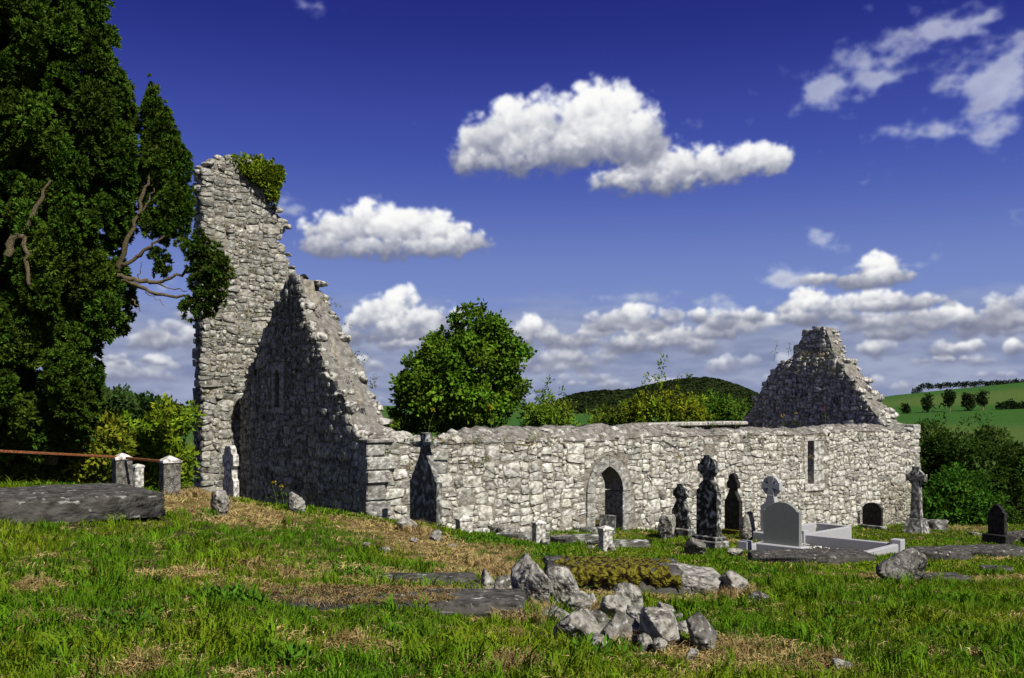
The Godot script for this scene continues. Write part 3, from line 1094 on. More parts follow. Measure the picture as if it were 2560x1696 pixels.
func make_church() -> void:
	var root := thing("church_ruin", "roofless medieval church of pale limestone rubble with two gables and a tall broken wall", "church ruin")
	var N := -B
	# ---------------- long wall with the pointed doorway
	var south := wall_part("nave_wall", root)
	var end_s := plane_pts([[2299, 1200]], C0, A, N)[0].x
	var top_f := plane_pts([[918, 1097], [975, 1098], [1054, 1112], [1100, 1108], [1180, 1103], [1300, 1102], [1420, 1098], [1500, 1100], [1580, 1092], [1650, 1086], [1750, 1087], [1855, 1084], [1990, 1086], [2062, 1079], [2131, 1075], [2258, 1079], [2299, 1070]], C0, A, N)
	var back_o := C0 + B * 0.85
	var top_b := plane_pts([[974, 1084], [1051, 1095], [1099, 1089], [1125, 1075], [1157, 1069], [1317, 1065], [1510, 1063], [1622, 1060], [1700, 1070], [1800, 1074], [1855, 1069], [1989, 1071], [2062, 1062], [2258, 1061], [2299, 1066]], back_o, A, N)
	var outline := PackedVector2Array()
	for k in range(top_f.size() - 1, -1, -1):
		outline.append(Vector2(top_f[k].x, top_f[k].y - 0.06))
	outline[0].x = end_s - 0.05
	outline[outline.size() - 1].x = 0.02
	outline.append(Vector2(0.02, -0.6))
	outline.append(Vector2(end_s - 0.05, -0.6))
	# doorway
	var dl := plane_pts([[1487, 1320], [1556, 1320], [1521, 1166], [1521, 1230], [1521, 1326]], C0, A, N)
	var dm := (dl[0].x + dl[1].x) * 0.5
	var hw := (dl[1].x - dl[0].x) * 0.5
	var ya := dl[2].y
	var ys := dl[3].y
	var yb := dl[4].y - 0.3
	var e := maxf(((ya - ys) ** 2 - hw * hw) / (2.0 * hw), 0.05)
	var arc := func(side: float, grow: float, t: float) -> Vector2:
		# along one side of the arch, t from the springing (0) to the point (1)
		var rad := hw + e + grow
		var top := acos(e / rad)
		var a := top * t
		return Vector2(dm + side * (rad * cos(a) - e), ys + rad * sin(a))
	var ring := 0.3
	var hole := PackedVector2Array()
	hole.append(Vector2(dm - hw - ring, -1.0))
	for k in 9:
		hole.append(arc.call(-1.0, ring, k / 8.0))
	for k in range(7, -1, -1):
		hole.append(arc.call(1.0, ring, k / 8.0))
	hole.append(Vector2(dm + hw + ring, -1.0))
	# slit window
	var sl := plane_pts([[2019, 1104], [2035, 1210], [2011, 1093], [2060, 1226]], C0, A, N)
	var slit_hole := PackedVector2Array([Vector2(sl[2].x, sl[3].y), Vector2(sl[3].x, sl[3].y), Vector2(sl[3].x, sl[2].y), Vector2(sl[2].x, sl[2].y)])
	var slit_mid := (sl[0].x + sl[1].x) * 0.5
	var niche := plane_pts([[1763, 1090], [1796, 1090], [1796, 1107], [1784, 1108], [1782, 1148], [1771, 1148], [1773, 1100], [1763, 1098]], C0, A, N)
	var body := MB.new()
	var left := cut_poly(outline, slit_mid, true, slit_hole)
	for c in Geometry2D.clip_polygons(left, hole):
		prism(body, c, C0, A, Vector3.UP, N, -0.74, 0.0)
	prism(body, cut_poly(outline, slit_mid, false, slit_hole), C0, A, Vector3.UP, N, -0.74, 0.0)
	part("mortar_core", body.mesh(), M.mortar, south)
	var list := []
	var inside := func(s: float, y: float, w2: float, h2: float) -> bool:
		if s < 0.06 + w2 * 0.4 or s > end_s - w2 * 0.6:
			return false
		if y + h2 * 0.75 > level_at(top_f, s) or y < gh((C0 + A * s).x, (C0 + A * s).z) - 0.12:
			return false
		if s > dm - 1.2 and s < dm + 1.2 and not clear_of(hole, s, y, w2, h2):
			return false
		if absf(s - slit_mid) < 1.0 and not clear_of(slit_hole, s, y, w2, h2):
			return false
		return not Geometry2D.is_point_in_polygon(Vector2(s, y), niche)
	var south_tone := func(s: float, y: float, r: RandomNumberGenerator):
		var t := r.randf_range(0.5, 0.76)
		if r.randf() < 0.12:
			t *= r.randf_range(0.45, 0.75)
		var w := r.randf_range(0.0, 0.06)
		if s > end_s - 2.4 and y < 2.0:
			t *= 0.62; w += 0.1
		if s < 2.6 and r.randf() < 0.4:
			t *= 0.7
		return Color(t * (1.0 + w * 0.25), t * 0.995, t * (0.965 - w))
	rubble(list, C0, A, N, 0.0, 9.5, -0.1, 4.3, inside, south_tone, 0.08, [0.13, 0.24, 0.33, 0.3], 101)
	rubble(list, C0, A, N, 9.5, end_s, -0.1, 4.3, inside, south_tone, 0.072, [0.09, 0.25, 0.35, 0.31], 102)
	# quoins at both ends
	var r := RandomNumberGenerator.new()
	r.seed = 7
	var y := gh(C0.x, C0.z) - 0.1
	while y < top_f[0].y - 0.1:
		var h := r.randf_range(0.2, 0.42)
		h = minf(h, top_f[0].y - y)
		var l := r.randf_range(0.3, 0.75)
		var mb := MB.new()
		mb.col = Color(1, 0.985, 0.95) * r.randf_range(0.3, 0.5)
		box(mb, Vector3(0, -h / 2 + 0.01, 0), A * l, Vector3.UP * (h - 0.02), B * (0.3 + r.randf() * 0.3), 0.025)
		list.append([1.0, C0 + A * (l / 2 - 0.06) + B * 0.14 + Vector3.UP * (y + h / 2), mb])
		y += h
	var pe := C0 + A * end_s
	y = gh(pe.x, pe.z) - 0.1
	while y < top_f[top_f.size() - 1].y - 0.05:
		var h := r.randf_range(0.18, 0.36)
		var l := r.randf_range(0.25, 0.6)
		var mb := MB.new()
		mb.col = Color(1, 0.985, 0.95) * r.randf_range(0.35, 0.6)
		box(mb, Vector3(0, -h / 2 + 0.01, 0), A * l, Vector3.UP * (h - 0.02), B * 0.4, 0.03)
		list.append([1.0, C0 + A * (end_s - l / 2 + r.randf_range(-0.05, 0.04)) + B * 0.16 + Vector3.UP * (y + h / 2), mb])
		y += h
	# stones bedded in the capping
	for k in 90:
		var s := r.randf_range(0.3, end_s - 0.3)
		var v := r.randf() ** 2.0
		var yy := lerpf(level_at(top_f, s), level_at(top_b, s), v) - 0.02
		var sz := r.randf_range(0.12, 0.3)
		rock_lump(list, C0 + A * s + B * (0.06 + v * 0.6) + Vector3.UP * yy, Vector3(sz * 1.3, sz * 0.7, sz), r.randf_range(0.4, 0.66), r)
	for k in 14:
		rock_lump(list, C0 + A * r.randf_range(0.75, 1.35) + B * r.randf_range(0.1, 0.95) + Vector3.UP * (level_at(top_f, 0.8) + r.randf_range(-0.1, 0.12)), Vector3(0.45, 0.3, 0.4), r.randf_range(0.45, 0.6), r)
	lay(south, list, M.stone)
	var cap := MB.new()
	sheet(cap, int(end_s / 0.13), 12, func(a: float, b: float) -> Vector3:
		var s := lerpf(0.0, end_s, a)
		var lo := level_at(top_f, s) - 0.04
		var hi := level_at(top_b, s)
		var yy := lerpf(lo, hi, sin(minf(b / 0.85, 1.0) * PI * 0.5))
		if b > 0.85:
			yy = lerpf(hi, lo - 0.25, (b - 0.85) / 0.15)
		var q := C0 + A * s + B * lerpf(-0.02, 1.0, b)
		yy += (nz.get_noise_3d(q.x * 1.5, 0, q.z * 1.5) * 0.1 + nz.get_noise_3d(q.x * 5, 9, q.z * 5) * 0.05) * smoothstep(0.0, 0.3, b)
		return Vector3(q.x, yy, q.z))
	part("cement_capping", cap.mesh(), M.cement, south)
	# door surround
	var by: float = yb
	for side in [-1.0, 1.0]:
		var marks := [by, lerpf(by, ys, 0.52), ys - 0.02]
		for k in 2:
			var wide: float = ring + ([0.0, 0.16][k] if side > 0 else [0.14, -0.02][k])
			var x0: float = dm + side * hw
			var x1: float = dm + side * (hw + minf(wide, ring))
			dressed(south, PackedVector2Array([Vector2(x0, marks[k] + 0.006), Vector2(x1, marks[k] + 0.006), Vector2(x1, marks[k + 1] - 0.006), Vector2(x0, marks[k + 1] - 0.006)]), C0, A, N, 0.71, 0.035, 0.36 + 0.05 * k, M.stone)
		for k in 2:
			var vp := PackedVector2Array()
			var t0 := 0.005 + k * 0.46
			var t1 := 0.455 if k == 0 else 0.992
			for q in 6:
				vp.append(arc.call(side, 0.0, lerpf(t0, t1, q / 5.0)))
			for q in range(5, -1, -1):
				vp.append(arc.call(side, ring - 0.02, lerpf(t0, t1, q / 5.0)))
			dressed(south, vp, C0, A, N, 0.71, 0.04, 0.4 - 0.06 * k, M.stone, 0.0)
	# slit surround
	dressed(south, PackedVector2Array([Vector2(sl[2].x, sl[0].y + 0.005), Vector2(sl[3].x, sl[0].y + 0.005), Vector2(sl[3].x, sl[2].y), Vector2(sl[2].x, sl[2].y)]), C0, A, N, 0.71, 0.03, 0.5, M.stone)
	dressed(south, PackedVector2Array([Vector2(sl[2].x, sl[3].y), Vector2(sl[3].x, sl[3].y), Vector2(sl[3].x, sl[1].y - 0.005), Vector2(sl[2].x, sl[1].y - 0.005)]), C0, A, N, 0.71, 0.05, 0.6, M.stone)
	var half_y := lerpf(sl[0].y, sl[1].y, 0.7)
	for q in [[sl[2].x, sl[0].x, sl[1].y, sl[0].y], [sl[1].x, sl[3].x, sl[1].y, half_y - 0.005], [sl[1].x, sl[3].x, half_y + 0.005, sl[0].y]]:
		dressed(south, PackedVector2Array([Vector2(q[0], q[2]), Vector2(q[1], q[2]), Vector2(q[1], q[3]), Vector2(q[0], q[3])]), C0, A, N, 0.71, 0.02, 0.55, M.stone)

	# ---------------- west gable, its outer face turned from the sun
	var west := wall_part("west_gable", root)
	var W := -A
	var rake_r := [[740, 692], [745, 722], [755, 753], [762, 790], [783, 830], [803, 883], [813, 925], [843, 966], [863, 1000], [866, 1035], [889, 1076], [902, 1092], [918, 1097]]
	var rake_l := [[604, 1050], [598, 1020], [601, 1004], [607, 987], [615, 959], [624, 932], [634, 904], [641, 887], [651, 859], [658, 825], [676, 797], [683, 766], [703, 750], [710, 705], [728, 690]]
	var gl := plane_pts(rake_l, C0, B, W)
	var gr := plane_pts(rake_r, C0, B, W)
	var gpoly := PackedVector2Array()
	gpoly.append(Vector2(8.0, -0.6))
	gpoly.append(Vector2(8.0, gl[0].y))
	for p in gl:
		gpoly.append(Vector2(minf(p.x, 8.0), p.y))
	for p in gr:
		gpoly.append(Vector2(maxf(p.x, 0.02), p.y))
	gpoly.append(Vector2(0.02, -0.6))
	var gs := plane_pts([[688, 926], [701, 1018], [682, 908], [712, 1034]], C0, B, W)
	var x_lo := minf(gs[0].x, gs[1].x)
	var x_hi := maxf(gs[0].x, gs[1].x)
	var o_lo := minf(gs[2].x, gs[3].x)
	var o_hi := maxf(gs[2].x, gs[3].x)
	var ghole := PackedVector2Array([Vector2(o_lo, gs[3].y), Vector2(o_hi, gs[3].y), Vector2(o_hi, gs[2].y), Vector2(o_lo, gs[2].y)])
	var gslit := PackedVector2Array([Vector2(x_lo, gs[1].y), Vector2(x_hi, gs[1].y), Vector2(x_hi, gs[0].y - 0.12), Vector2((x_lo + x_hi) * 0.5, gs[0].y + 0.03), Vector2(x_lo, gs[0].y - 0.12)])
	var gbody := MB.new()
	var inner := shift(gpoly, -0.06)
	var gm := (x_lo + x_hi) * 0.5
	var G1 := C0 + A * 1.0
	var gb := plane_pts([[757, 699], [776, 708], [801, 728], [818, 738], [822, 756], [838, 780], [858, 825], [864, 852], [889, 885], [911, 918], [917, 952], [927, 983], [944, 1002], [958, 1037], [972, 1068], [984, 1090]], G1, B, W)
	var bpoly := PackedVector2Array([Vector2(7.95, -0.6)])
	for p in gl:
		if p.y < gb[0].y:
			bpoly.append(Vector2(minf(p.x, 7.95), p.y - 0.08))
	for p in gb:
		bpoly.append(Vector2(maxf(p.x, 0.05), p.y - 0.06))
	bpoly.append(Vector2(0.05, -0.6))
	prism(gbody, cut_poly(inner, gm, true, gslit), C0, B, Vector3.UP, W, -0.5, 0.0)
	prism(gbody, cut_poly(inner, gm, false, gslit), C0, B, Vector3.UP, W, -0.5, 0.0)
	prism(gbody, cut_poly(bpoly, gm, true, gslit), C0, B, Vector3.UP, W, -1.0, -0.502)
	prism(gbody, cut_poly(bpoly, gm, false, gslit), C0, B, Vector3.UP, W, -1.0, -0.502)
	prism(gbody, shift(gslit, -0.004), C0, B, Vector3.UP, W, -1.0, -0.9)   # unseen panel added behind the slit to keep its opening dark
	part("mortar_core", gbody.mesh(), M.mortar, west)
	list = []
	var g_in := func(s: float, yy: float, w2: float, h2: float) -> bool:
		if not Geometry2D.is_point_in_polygon(Vector2(s, yy), gpoly) or yy < 1.5 or s < 0.05 + w2 * 0.5:
			return false
		return absf(s - gm) > 1.0 or clear_of(ghole, s, yy, w2, h2)
	rubble(list, C0, B, W, 0.0, 8.0, 1.4, 8.2, g_in, tone_of(0.36, 0.74, 0.04, 0.25), 0.088, [0.07, 0.3, 0.4, 0.23], 103, 1.3)
	for pass_ in 2:
		var line := gr if pass_ == 0 else gl
		for k in line.size() - 1:
			var len := line[k].distance_to(line[k + 1])
			for q in int(len / 0.16) + 1:
				var p := line[k].lerp(line[k + 1], r.randf())
				var back := r.randf() if pass_ == 0 else r.randf_range(0.0, 0.5)
				if r.randf() < 0.85:
					back = r.randf_range(0.84, 0.95) if r.randf() < 0.55 else r.randf_range(0.06, 0.16)
				var sz := r.randf_range(0.14, 0.34)
				if pass_ == 0 and back > 0.5:
					var m := 1.5 + r.randf() * (gb.size() - 2.5)
					p = gb[int(m)].lerp(gb[mini(int(m) + 1, gb.size() - 1)], m - int(m))
				rock_lump(list, C0 + B * p.x + A * back + Vector3.UP * (p.y - 0.09), Vector3(sz * 1.35, sz * 0.8, sz * 1.2), r.randf_range(0.35, 0.62), r)
	lay(west, list, M.crusted)
	rake_cover(west, gr, C0, B, A, 0.0, 1.0, 3.0, gb)
	rake_cover(west, gl, C0, B, A, 0.0, 0.5, 13.0)
	# pointed slit with its frame of four blocks
	var mid_y := lerpf(gs[1].y, gs[0].y, 0.5)
	dressed(west, PackedVector2Array([Vector2(o_lo, gs[3].y), Vector2(o_hi, gs[3].y), Vector2(o_hi, gs[1].y - 0.005), Vector2(o_lo, gs[1].y - 0.005)]), C0, B, W, 0.03, 0.045, 0.55, M.stone)
	var head_y := gs[0].y - 0.12
	for q in [[o_lo, x_lo], [x_hi, o_hi]]:
		dressed(west, PackedVector2Array([Vector2(q[0], gs[1].y), Vector2(q[1], gs[1].y), Vector2(q[1], mid_y - 0.005), Vector2(q[0], mid_y - 0.005)]), C0, B, W, 0.03, 0.05, 0.55, M.stone)
		dressed(west, PackedVector2Array([Vector2(q[0], mid_y + 0.005), Vector2(q[1], mid_y + 0.005), Vector2(q[1], head_y - 0.005), Vector2(q[0], head_y - 0.005)]), C0, B, W, 0.03, 0.045, 0.6, M.stone)
	dressed(west, PackedVector2Array([Vector2(o_lo, head_y), Vector2(x_lo, head_y), Vector2(lerpf(x_lo, gm, 0.5), gs[0].y - 0.02), Vector2(gm, gs[0].y + 0.03), Vector2(lerpf(x_hi, gm, 0.5), gs[0].y - 0.02), Vector2(x_hi, head_y), Vector2(o_hi, head_y), Vector2(o_hi, gs[2].y), Vector2(o_lo, gs[2].y)]), C0, B, W, 0.03, 0.045, 0.58, M.stone, 0.0)

	# ---------------- tall broken wall behind the gable's far end
	var tower := wall_part("tall_wall", root)
	var T0 := C0 + B * 8.06
	var t_px := [[503, 1260], [503, 952], [505, 781], [504, 573], [505, 495], [507, 430], [512, 420], [522, 404], [540, 395], [562, 392], [605, 402], [652, 408], [676, 420], [680, 444], [678, 478], [682, 520], [696, 526], [692, 545], [716, 556], [722, 566], [709, 579], [700, 586], [697, 599], [704, 613], [717, 632], [730, 652], [727, 666], [736, 690], [740, 800], [740, 1260]]
	var tp := plane_pts(t_px, T0, A, N)
	tp[0].y = -0.6
	tp[tp.size() - 1].y = -0.6
	var tb := MB.new()
	prism(tb, shift(tp, -0.1), T0, A, Vector3.UP, N, -0.85, 0.0)
	part("mortar_core", tb.mesh(), M.mortar, tower)
	list = []
	var t_lo := 9.0
	var t_hi := -9.0
	for p in tp:
		t_lo = minf(t_lo, p.x); t_hi = maxf(t_hi, p.x)
	var t_in := func(s: float, yy: float, _w2: float, _h2: float) -> bool:
		return Geometry2D.is_point_in_polygon(Vector2(s, yy), tp) and yy > 1.6 and (s < 0.2 or Geometry2D.is_point_in_polygon(Vector2(s, yy), tp) and yy > 3.0)
	var t_tone := func(s: float, yy: float, r2: RandomNumberGenerator):
		var t := r2.randf_range(0.26, 0.52)
		if r2.randf() < 0.25:
			t *= 0.65
		var w := r2.randf_range(0.0, 0.08)
		return Color(t * (1.0 + w * 0.2), t, t * (0.97 - w))
	rubble(list, T0, A, N, t_lo, t_hi, 1.5, 5.2, t_in, t_tone, 0.095, [0.03, 0.38, 0.38, 0.21], 104, 1.7)
	rubble(list, T0, A, N, t_lo, t_hi, 5.2, 12.2, t_in, t_tone, 0.078, [0.01, 0.22, 0.45, 0.32], 105, 1.5)
	var side_in := func(s: float, yy: float, _w2: float, _h2: float) -> bool:
		return s > 0.05 and s < 0.8 and yy < 11.5
	rubble(list, T0 + A * (t_lo + 0.06), B, W, 0.0, 0.85, 1.5, 12.0, side_in, t_tone, 0.1, [0.04, 0.4, 0.36, 0.2], 106, 1.5)
	# loose ends along the torn edges
	for k in range(4, tp.size() - 2):
		var len := tp[k].distance_to(tp[k + 1])
		for q in int(len / 0.13) + 1:
			var p := tp[k].lerp(tp[k + 1], r.randf())
			var sz := r.randf_range(0.14, 0.36)
			rock_lump(list, T0 + A * p.x + B * r.randf_range(-0.02, 0.75) + Vector3.UP * p.y, Vector3(sz * 1.25, sz * 0.6, sz), r.randf_range(0.3, 0.52), r)
	lay(tower, list, M.stone)
	ivy(root, T0, A, N)

	# ---------------- east gable, seen from inside over the wall
	var east := wall_part("east_gable", root)
	var E0 := C0 + A * (end_s - 1.0)
	var el := plane_pts([[1856, 1062], [1862, 1040], [1883, 1014], [1903, 973], [1927, 928], [1955, 907], [1980, 891]], E0, B, W)
	var er := plane_pts([[2092, 894], [2110, 922], [2131, 952], [2152, 982], [2172, 1011], [2190, 1035], [2206, 1055], [2214, 1066]], E0, B, W)
	var ep := PackedVector2Array([Vector2(el[0].x, -0.3)])
	ep.append_array(el)
	ep.append_array(er)
	ep.append(Vector2(er[er.size() - 1].x, -0.3))
	var eb := MB.new()
	prism(eb, shift(ep, -0.06), E0, B, Vector3.UP, W, -1.0, 0.0)
	# the narrower top stands back from the face
	var E1 := E0 + A * 0.3
	var up_px := [[1980, 893], [1990, 872], [2001, 850], [2009, 838], [2022, 825], [2048, 820], [2066, 823], [2074, 842], [2080, 866], [2088, 893]]
	var ut := plane_pts(up_px, E1, B, W)
	var upoly := PackedVector2Array([Vector2(ut[0].x, ut[0].y - 0.4)])
	upoly.append_array(ut)
	upoly.append(Vector2(ut[ut.size() - 1].x, ut[0].y - 0.4))
	prism(eb, shift(upoly, -0.05), E1, B, Vector3.UP, W, -0.7, 0.0)
	part("mortar_core", eb.mesh(), M.mortar, east)
	list = []
	rubble(list, E0, B, W, 0.0, 8.2, 3.4, 7.2, in_poly(ep), tone_of(0.42, 0.8, 0.04, 0.2), 0.085, [0.0, 0.25, 0.5, 0.25], 107, 1.6)
	rubble(list, E1, B, W, 0.0, 8.2, 5.6, 8.4, in_poly(upoly), tone_of(0.42, 0.8, 0.05, 0.2), 0.08, [0.0, 0.25, 0.5, 0.25], 108, 1.5)
	for pass_ in 3:
		var line: PackedVector2Array = [er, ut, el][pass_]
		for k in line.size() - 1:
			var len := line[k].distance_to(line[k + 1])
			for q in int(len / 0.15) + 1:
				var p := line[k].lerp(line[k + 1], r.randf())
				var back := r.randf_range(0.8, 1.0) if r.randf() < 0.45 else r.randf_range(0.3 if pass_ == 1 else 0.0, 0.9)
				var sz := r.randf_range(0.16, 0.4) if pass_ != 1 else r.randf_range(0.16, 0.28)
				rock_lump(list, E0 + B * p.x + A * back + Vector3.UP * (p.y - 0.07), Vector3(sz * 1.35, sz * 0.8, sz * 1.2), r.randf_range(0.38, 0.66), r)
	lay(east, list, M.crusted)
	rake_cover(east, er, E0, B, A, 0.0, 1.0, 23.0)
	rake_cover(east, el, E0, B, A, 0.0, 1.0, 33.0)
	rake_cover(east, ut, E1, B, A, 0.0, 0.7, 43.0)

	# ---------------- far wall of the nave
	var north := wall_part("far_wall", root)
	var N0 := C0 + B * 7.1
	var nb := MB.new()
	prism(nb, PackedVector2Array([Vector2(1.0, -0.6), Vector2(end_s - 1.0, -0.6), Vector2(end_s - 1.0, EYE - 0.75), Vector2(17.0, EYE - 0.8), Vector2(15.0, EYE - 1.3), Vector2(1.0, EYE - 1.4)]), N0, A, Vector3.UP, N, -0.9, 0.0)
	part("mortar_core", nb.mesh(), M.mortar, north)
	list = []
	rubble(list, N0, A, N, 7.0, 14.0, 0.6, 3.2, func(_a, _b, _c, _d): return true, tone_of(0.38, 0.6), 0.095, [0.08, 0.32, 0.4, 0.2], 109)
	lay(north, list, M.stone)
	# oversailing stones along its top
	var n_px := plane_pts([[1624, 1058], [1700, 1056], [1800, 1054], [1900, 1053], [1990, 1047]], N0 - B * 0.25, A, N)
	var s := n_px[0].x
	while s < minf(n_px[4].x, end_s - 1.0):
		var l := r.randf_range(0.5, 1.1)
		var mb := MB.new()
		mb.col = Color(1, 0.985, 0.94) * r.randf_range(0.42, 0.6)
		box(mb, Vector3.ZERO, A * (l - 0.02), Vector3.UP * 0.16, B * 1.1, 0.04)
		part("coping_stone", mb.mesh(), M.stone, north).position = N0 - B * 0.25 + B * 0.55 + A * (s + l / 2) + Vector3.UP * (level_at(n_px, s) - 0.17)
		s += l

# ------------------------------------------------------------------ graves
func sym(pts: Array) -> PackedVector2Array:
	# [half width, height] from the foot up, mirrored into a closed outline
	var out := PackedVector2Array()
	for p in pts:
		out.append(Vector2(p[0], p[1]))
	for k in range(pts.size() - 1, -1, -1):
		if pts[k][0] > 0.001:
			out.append(Vector2(-pts[k][0], pts[k][1]))
	return out

func arc_pts(c: Vector2, r: float, a0: float, a1: float, n: int) -> Array:
	var out := []
	for k in n + 1:
		var a := deg_to_rad(lerpf(a0, a1, float(k) / n))
		out.append([c.x + r * cos(a), c.y + r * sin(a)])
	return out

func face_yaw() -> float:
	return atan2(-A.x, -A.z)

func grave(called: String, label: String, cat: String, px: float, d: float, turn := 0.0, group := "") -> Node3D:
	var p := at_depth(px, d)
	keep_out.append([p.x, p.z, 0.3])
	return thing(called, label, cat, p, face_yaw() + turn, group)

func plinth(t: Node3D, w: float, h: float, d: float, m: Material, y0 := 0.0, bev := 0.02, called := "plinth") -> void:
	var mb := MB.new()
	box(mb, Vector3(0, y0 - 0.15, 0) if y0 == 0.0 else Vector3(0, y0, 0), Vector3.RIGHT * w, Vector3.UP * (h + 0.15 if y0 == 0.0 else h), Vector3.BACK * d, bev)
	part(called, mb.mesh(), m, t)

func ring_mesh(c: Vector2, r0: float, r1: float, thick: float) -> ArrayMesh:
	# flat ring of a ringed cross
	var mb := MB.new()
	var n := 28
	for k in n:
		var a := TAU * k / n
		var b := TAU * (k + 1) / n
		var da := Vector3(cos(a), sin(a), 0)
		var db := Vector3(cos(b), sin(b), 0)
		var o := Vector3(c.x, c.y, 0)
		var z := Vector3(0, 0, thick / 2)
		mb.face([o + da * r0 + z, o + db * r0 + z, o + db * r1 + z, o + da * r1 + z], Vector3.BACK)
		mb.face([o + da * r0 - z, o + db * r0 - z, o + db * r1 - z, o + da * r1 - z], Vector3.FORWARD)
		mb.face([o + da * r1 - z, o + db * r1 - z, o + db * r1 + z, o + da * r1 + z], (da + db).normalized())
		mb.face([o + da * r0 - z, o + db * r0 - z, o + db * r0 + z, o + da * r0 + z], -(da + db).normalized())
	return mb.mesh()

func cross_poly(cy: float, arm: float, foot: float, top: float, stem: float, w: float) -> PackedVector2Array:
	# Latin cross with waisted arms: cy height of the crossing, arm half span, foot and top heights, stem half width at the foot, w half width at the crossing
	var k := w * 0.62
	return sym([[stem, foot], [w, cy - k * 2.2], [k, cy - k], [arm * 0.75, cy - w], [arm, cy - w * 1.25], [arm, cy + w * 1.25], [arm * 0.75, cy + w], [k, cy + k], [w, cy + k * 2.2], [w * 1.2, top]])

func pier(called: String, label: String, px: float, d: float, w: float, h: float, m: Material, turn: float, group: String, groove := false) -> Node3D:
	# square grave-plot post with a blunt pyramid on top
	var p := at_depth(px, d)
	keep_out.append([p.x, p.z, w * 0.8])
	var t := thing(called, label, "post", p, atan2(-B.x, -B.z) + turn, group)
	var mb := MB.new()
	box(mb, Vector3(0, -0.2, 0), Vector3.RIGHT * w, Vector3.UP * (h + 0.2), Vector3.BACK * w, 0.012)
	if groove:
		pass
	part("shaft", mb.mesh(), m, t)
	var cp := MB.new()
	var a := w * 0.56
	var y0 := h + 0.001
	var y1 := h + 0.035
	var y2 := h + w * 0.42
	var q := [Vector3(-a, y0, -a), Vector3(a, y0, -a), Vector3(a, y0, a), Vector3(-a, y0, a)]
	for k in 4:
		var b: Vector3 = q[k]
		var c: Vector3 = q[(k + 1) % 4]
		var up := Vector3.UP * (y1 - y0)
		var nn := ((b + c) * Vector3(1, 0, 1)).normalized()
		cp.face([b, c, c + up, b + up], nn)
		cp.face([b + up, c + up, Vector3(c.x * 0.08, y2, c.z * 0.08), Vector3(b.x * 0.08, y2, b.z * 0.08)], (nn * 0.75 + Vector3.UP).normalized())
	cp.face([Vector3(-a, y2, -a) * Vector3(0.08, 1, 0.08), Vector3(a, y2, -a) * Vector3(0.08, 1, 0.08), Vector3(a, y2, a) * Vector3(0.08, 1, 0.08), Vector3(-a, y2, a) * Vector3(0.08, 1, 0.08)], Vector3.UP)
	cp.face(q, Vector3.DOWN)
	part("pyramid_cap", cp.mesh(), M.white_grave, t)
	return t

func rough_slab(corners: Array, thick: float, sd: int, jag := 0.03) -> ArrayMesh:
	# lying slab: outline in x and z with broken edges, its top uneven
	var r := RandomNumberGenerator.new()
	r.seed = sd
	var poly := PackedVector2Array()
	for k in corners.size():
		var a: Vector2 = corners[k]
		var b: Vector2 = corners[(k + 1) % corners.size()]
		var n := maxi(2, int(a.distance_to(b) / 0.22))
		for q in n:
			poly.append(a.lerp(b, float(q) / n) + Vector2(r.randf_range(-jag, jag), r.randf_range(-jag, jag)))
	if Geometry2D.is_polygon_clockwise(poly):
		poly.reverse()
	var mb := MB.new()
	var m := poly.size()
	var mid := Vector2.ZERO
	for p in poly:
		mid += p / m
	# rings: foot, edge, worn shoulder, then inwards to the middle
	var rings := [[1.0, -0.05], [1.0, thick * 0.3], [1.0, thick * 0.62], [1.0, thick - 0.045], [0.985, thick - 0.012], [0.95, thick], [0.66, thick + 0.008], [0.33, thick + 0.01]]
	var f := func(k: int, g: int) -> Vector3:
		var p: Vector2 = mid + (poly[k % m] - mid) * rings[g][0]
		if g > 0 and g < 4:
			p += (poly[k % m] - mid).normalized() * (nz.get_noise_3d(p.x * 5.0 + sd, g * 1.3, p.y * 5.0) * 0.05 - 0.01)
		var wob := nz.get_noise_2d(p.x * 2.0 + sd, p.y * 2.0) * 0.025 if g > 2 else 0.0
		return Vector3(p.x + (r.randf_range(-1, 1) * 0.012 if g > 0 and g < 4 else 0.0), rings[g][1] + wob, p.y)
	var ids := []
	for g in rings.size():
		var row := []
		for k in m:
			var out := poly[k] - mid
			var nn := Vector3(out.x, 0, out.y).normalized()
			nn = (nn * [1.0, 1.0, 1.0, 0.9, 0.6, 0.15, 0.0, 0.0][g] + Vector3.UP * [0.0, 0.0, 0.1, 0.3, 0.75, 1.0, 1.0, 1.0][g] + Vector3(nz.get_noise_2d(k * 0.9, g + sd), 0, nz.get_noise_2d(k * 0.9 + 9, g + sd)) * 0.5).normalized()
			row.append(mb.vert(f.call(k, g), nn))
		ids.append(row)
	for g in rings.size() - 1:
		for k in m:
			mb.quad(ids[g][k], ids[g][(k + 1) % m], ids[g + 1][(k + 1) % m], ids[g + 1][k])
	var top := mb.vert(Vector3(mid.x, thick + 0.01, mid.y), Vector3.UP)
	for k in m:
		mb.tri(ids[7][k], ids[7][(k + 1) % m], top)
	return mb.mesh()

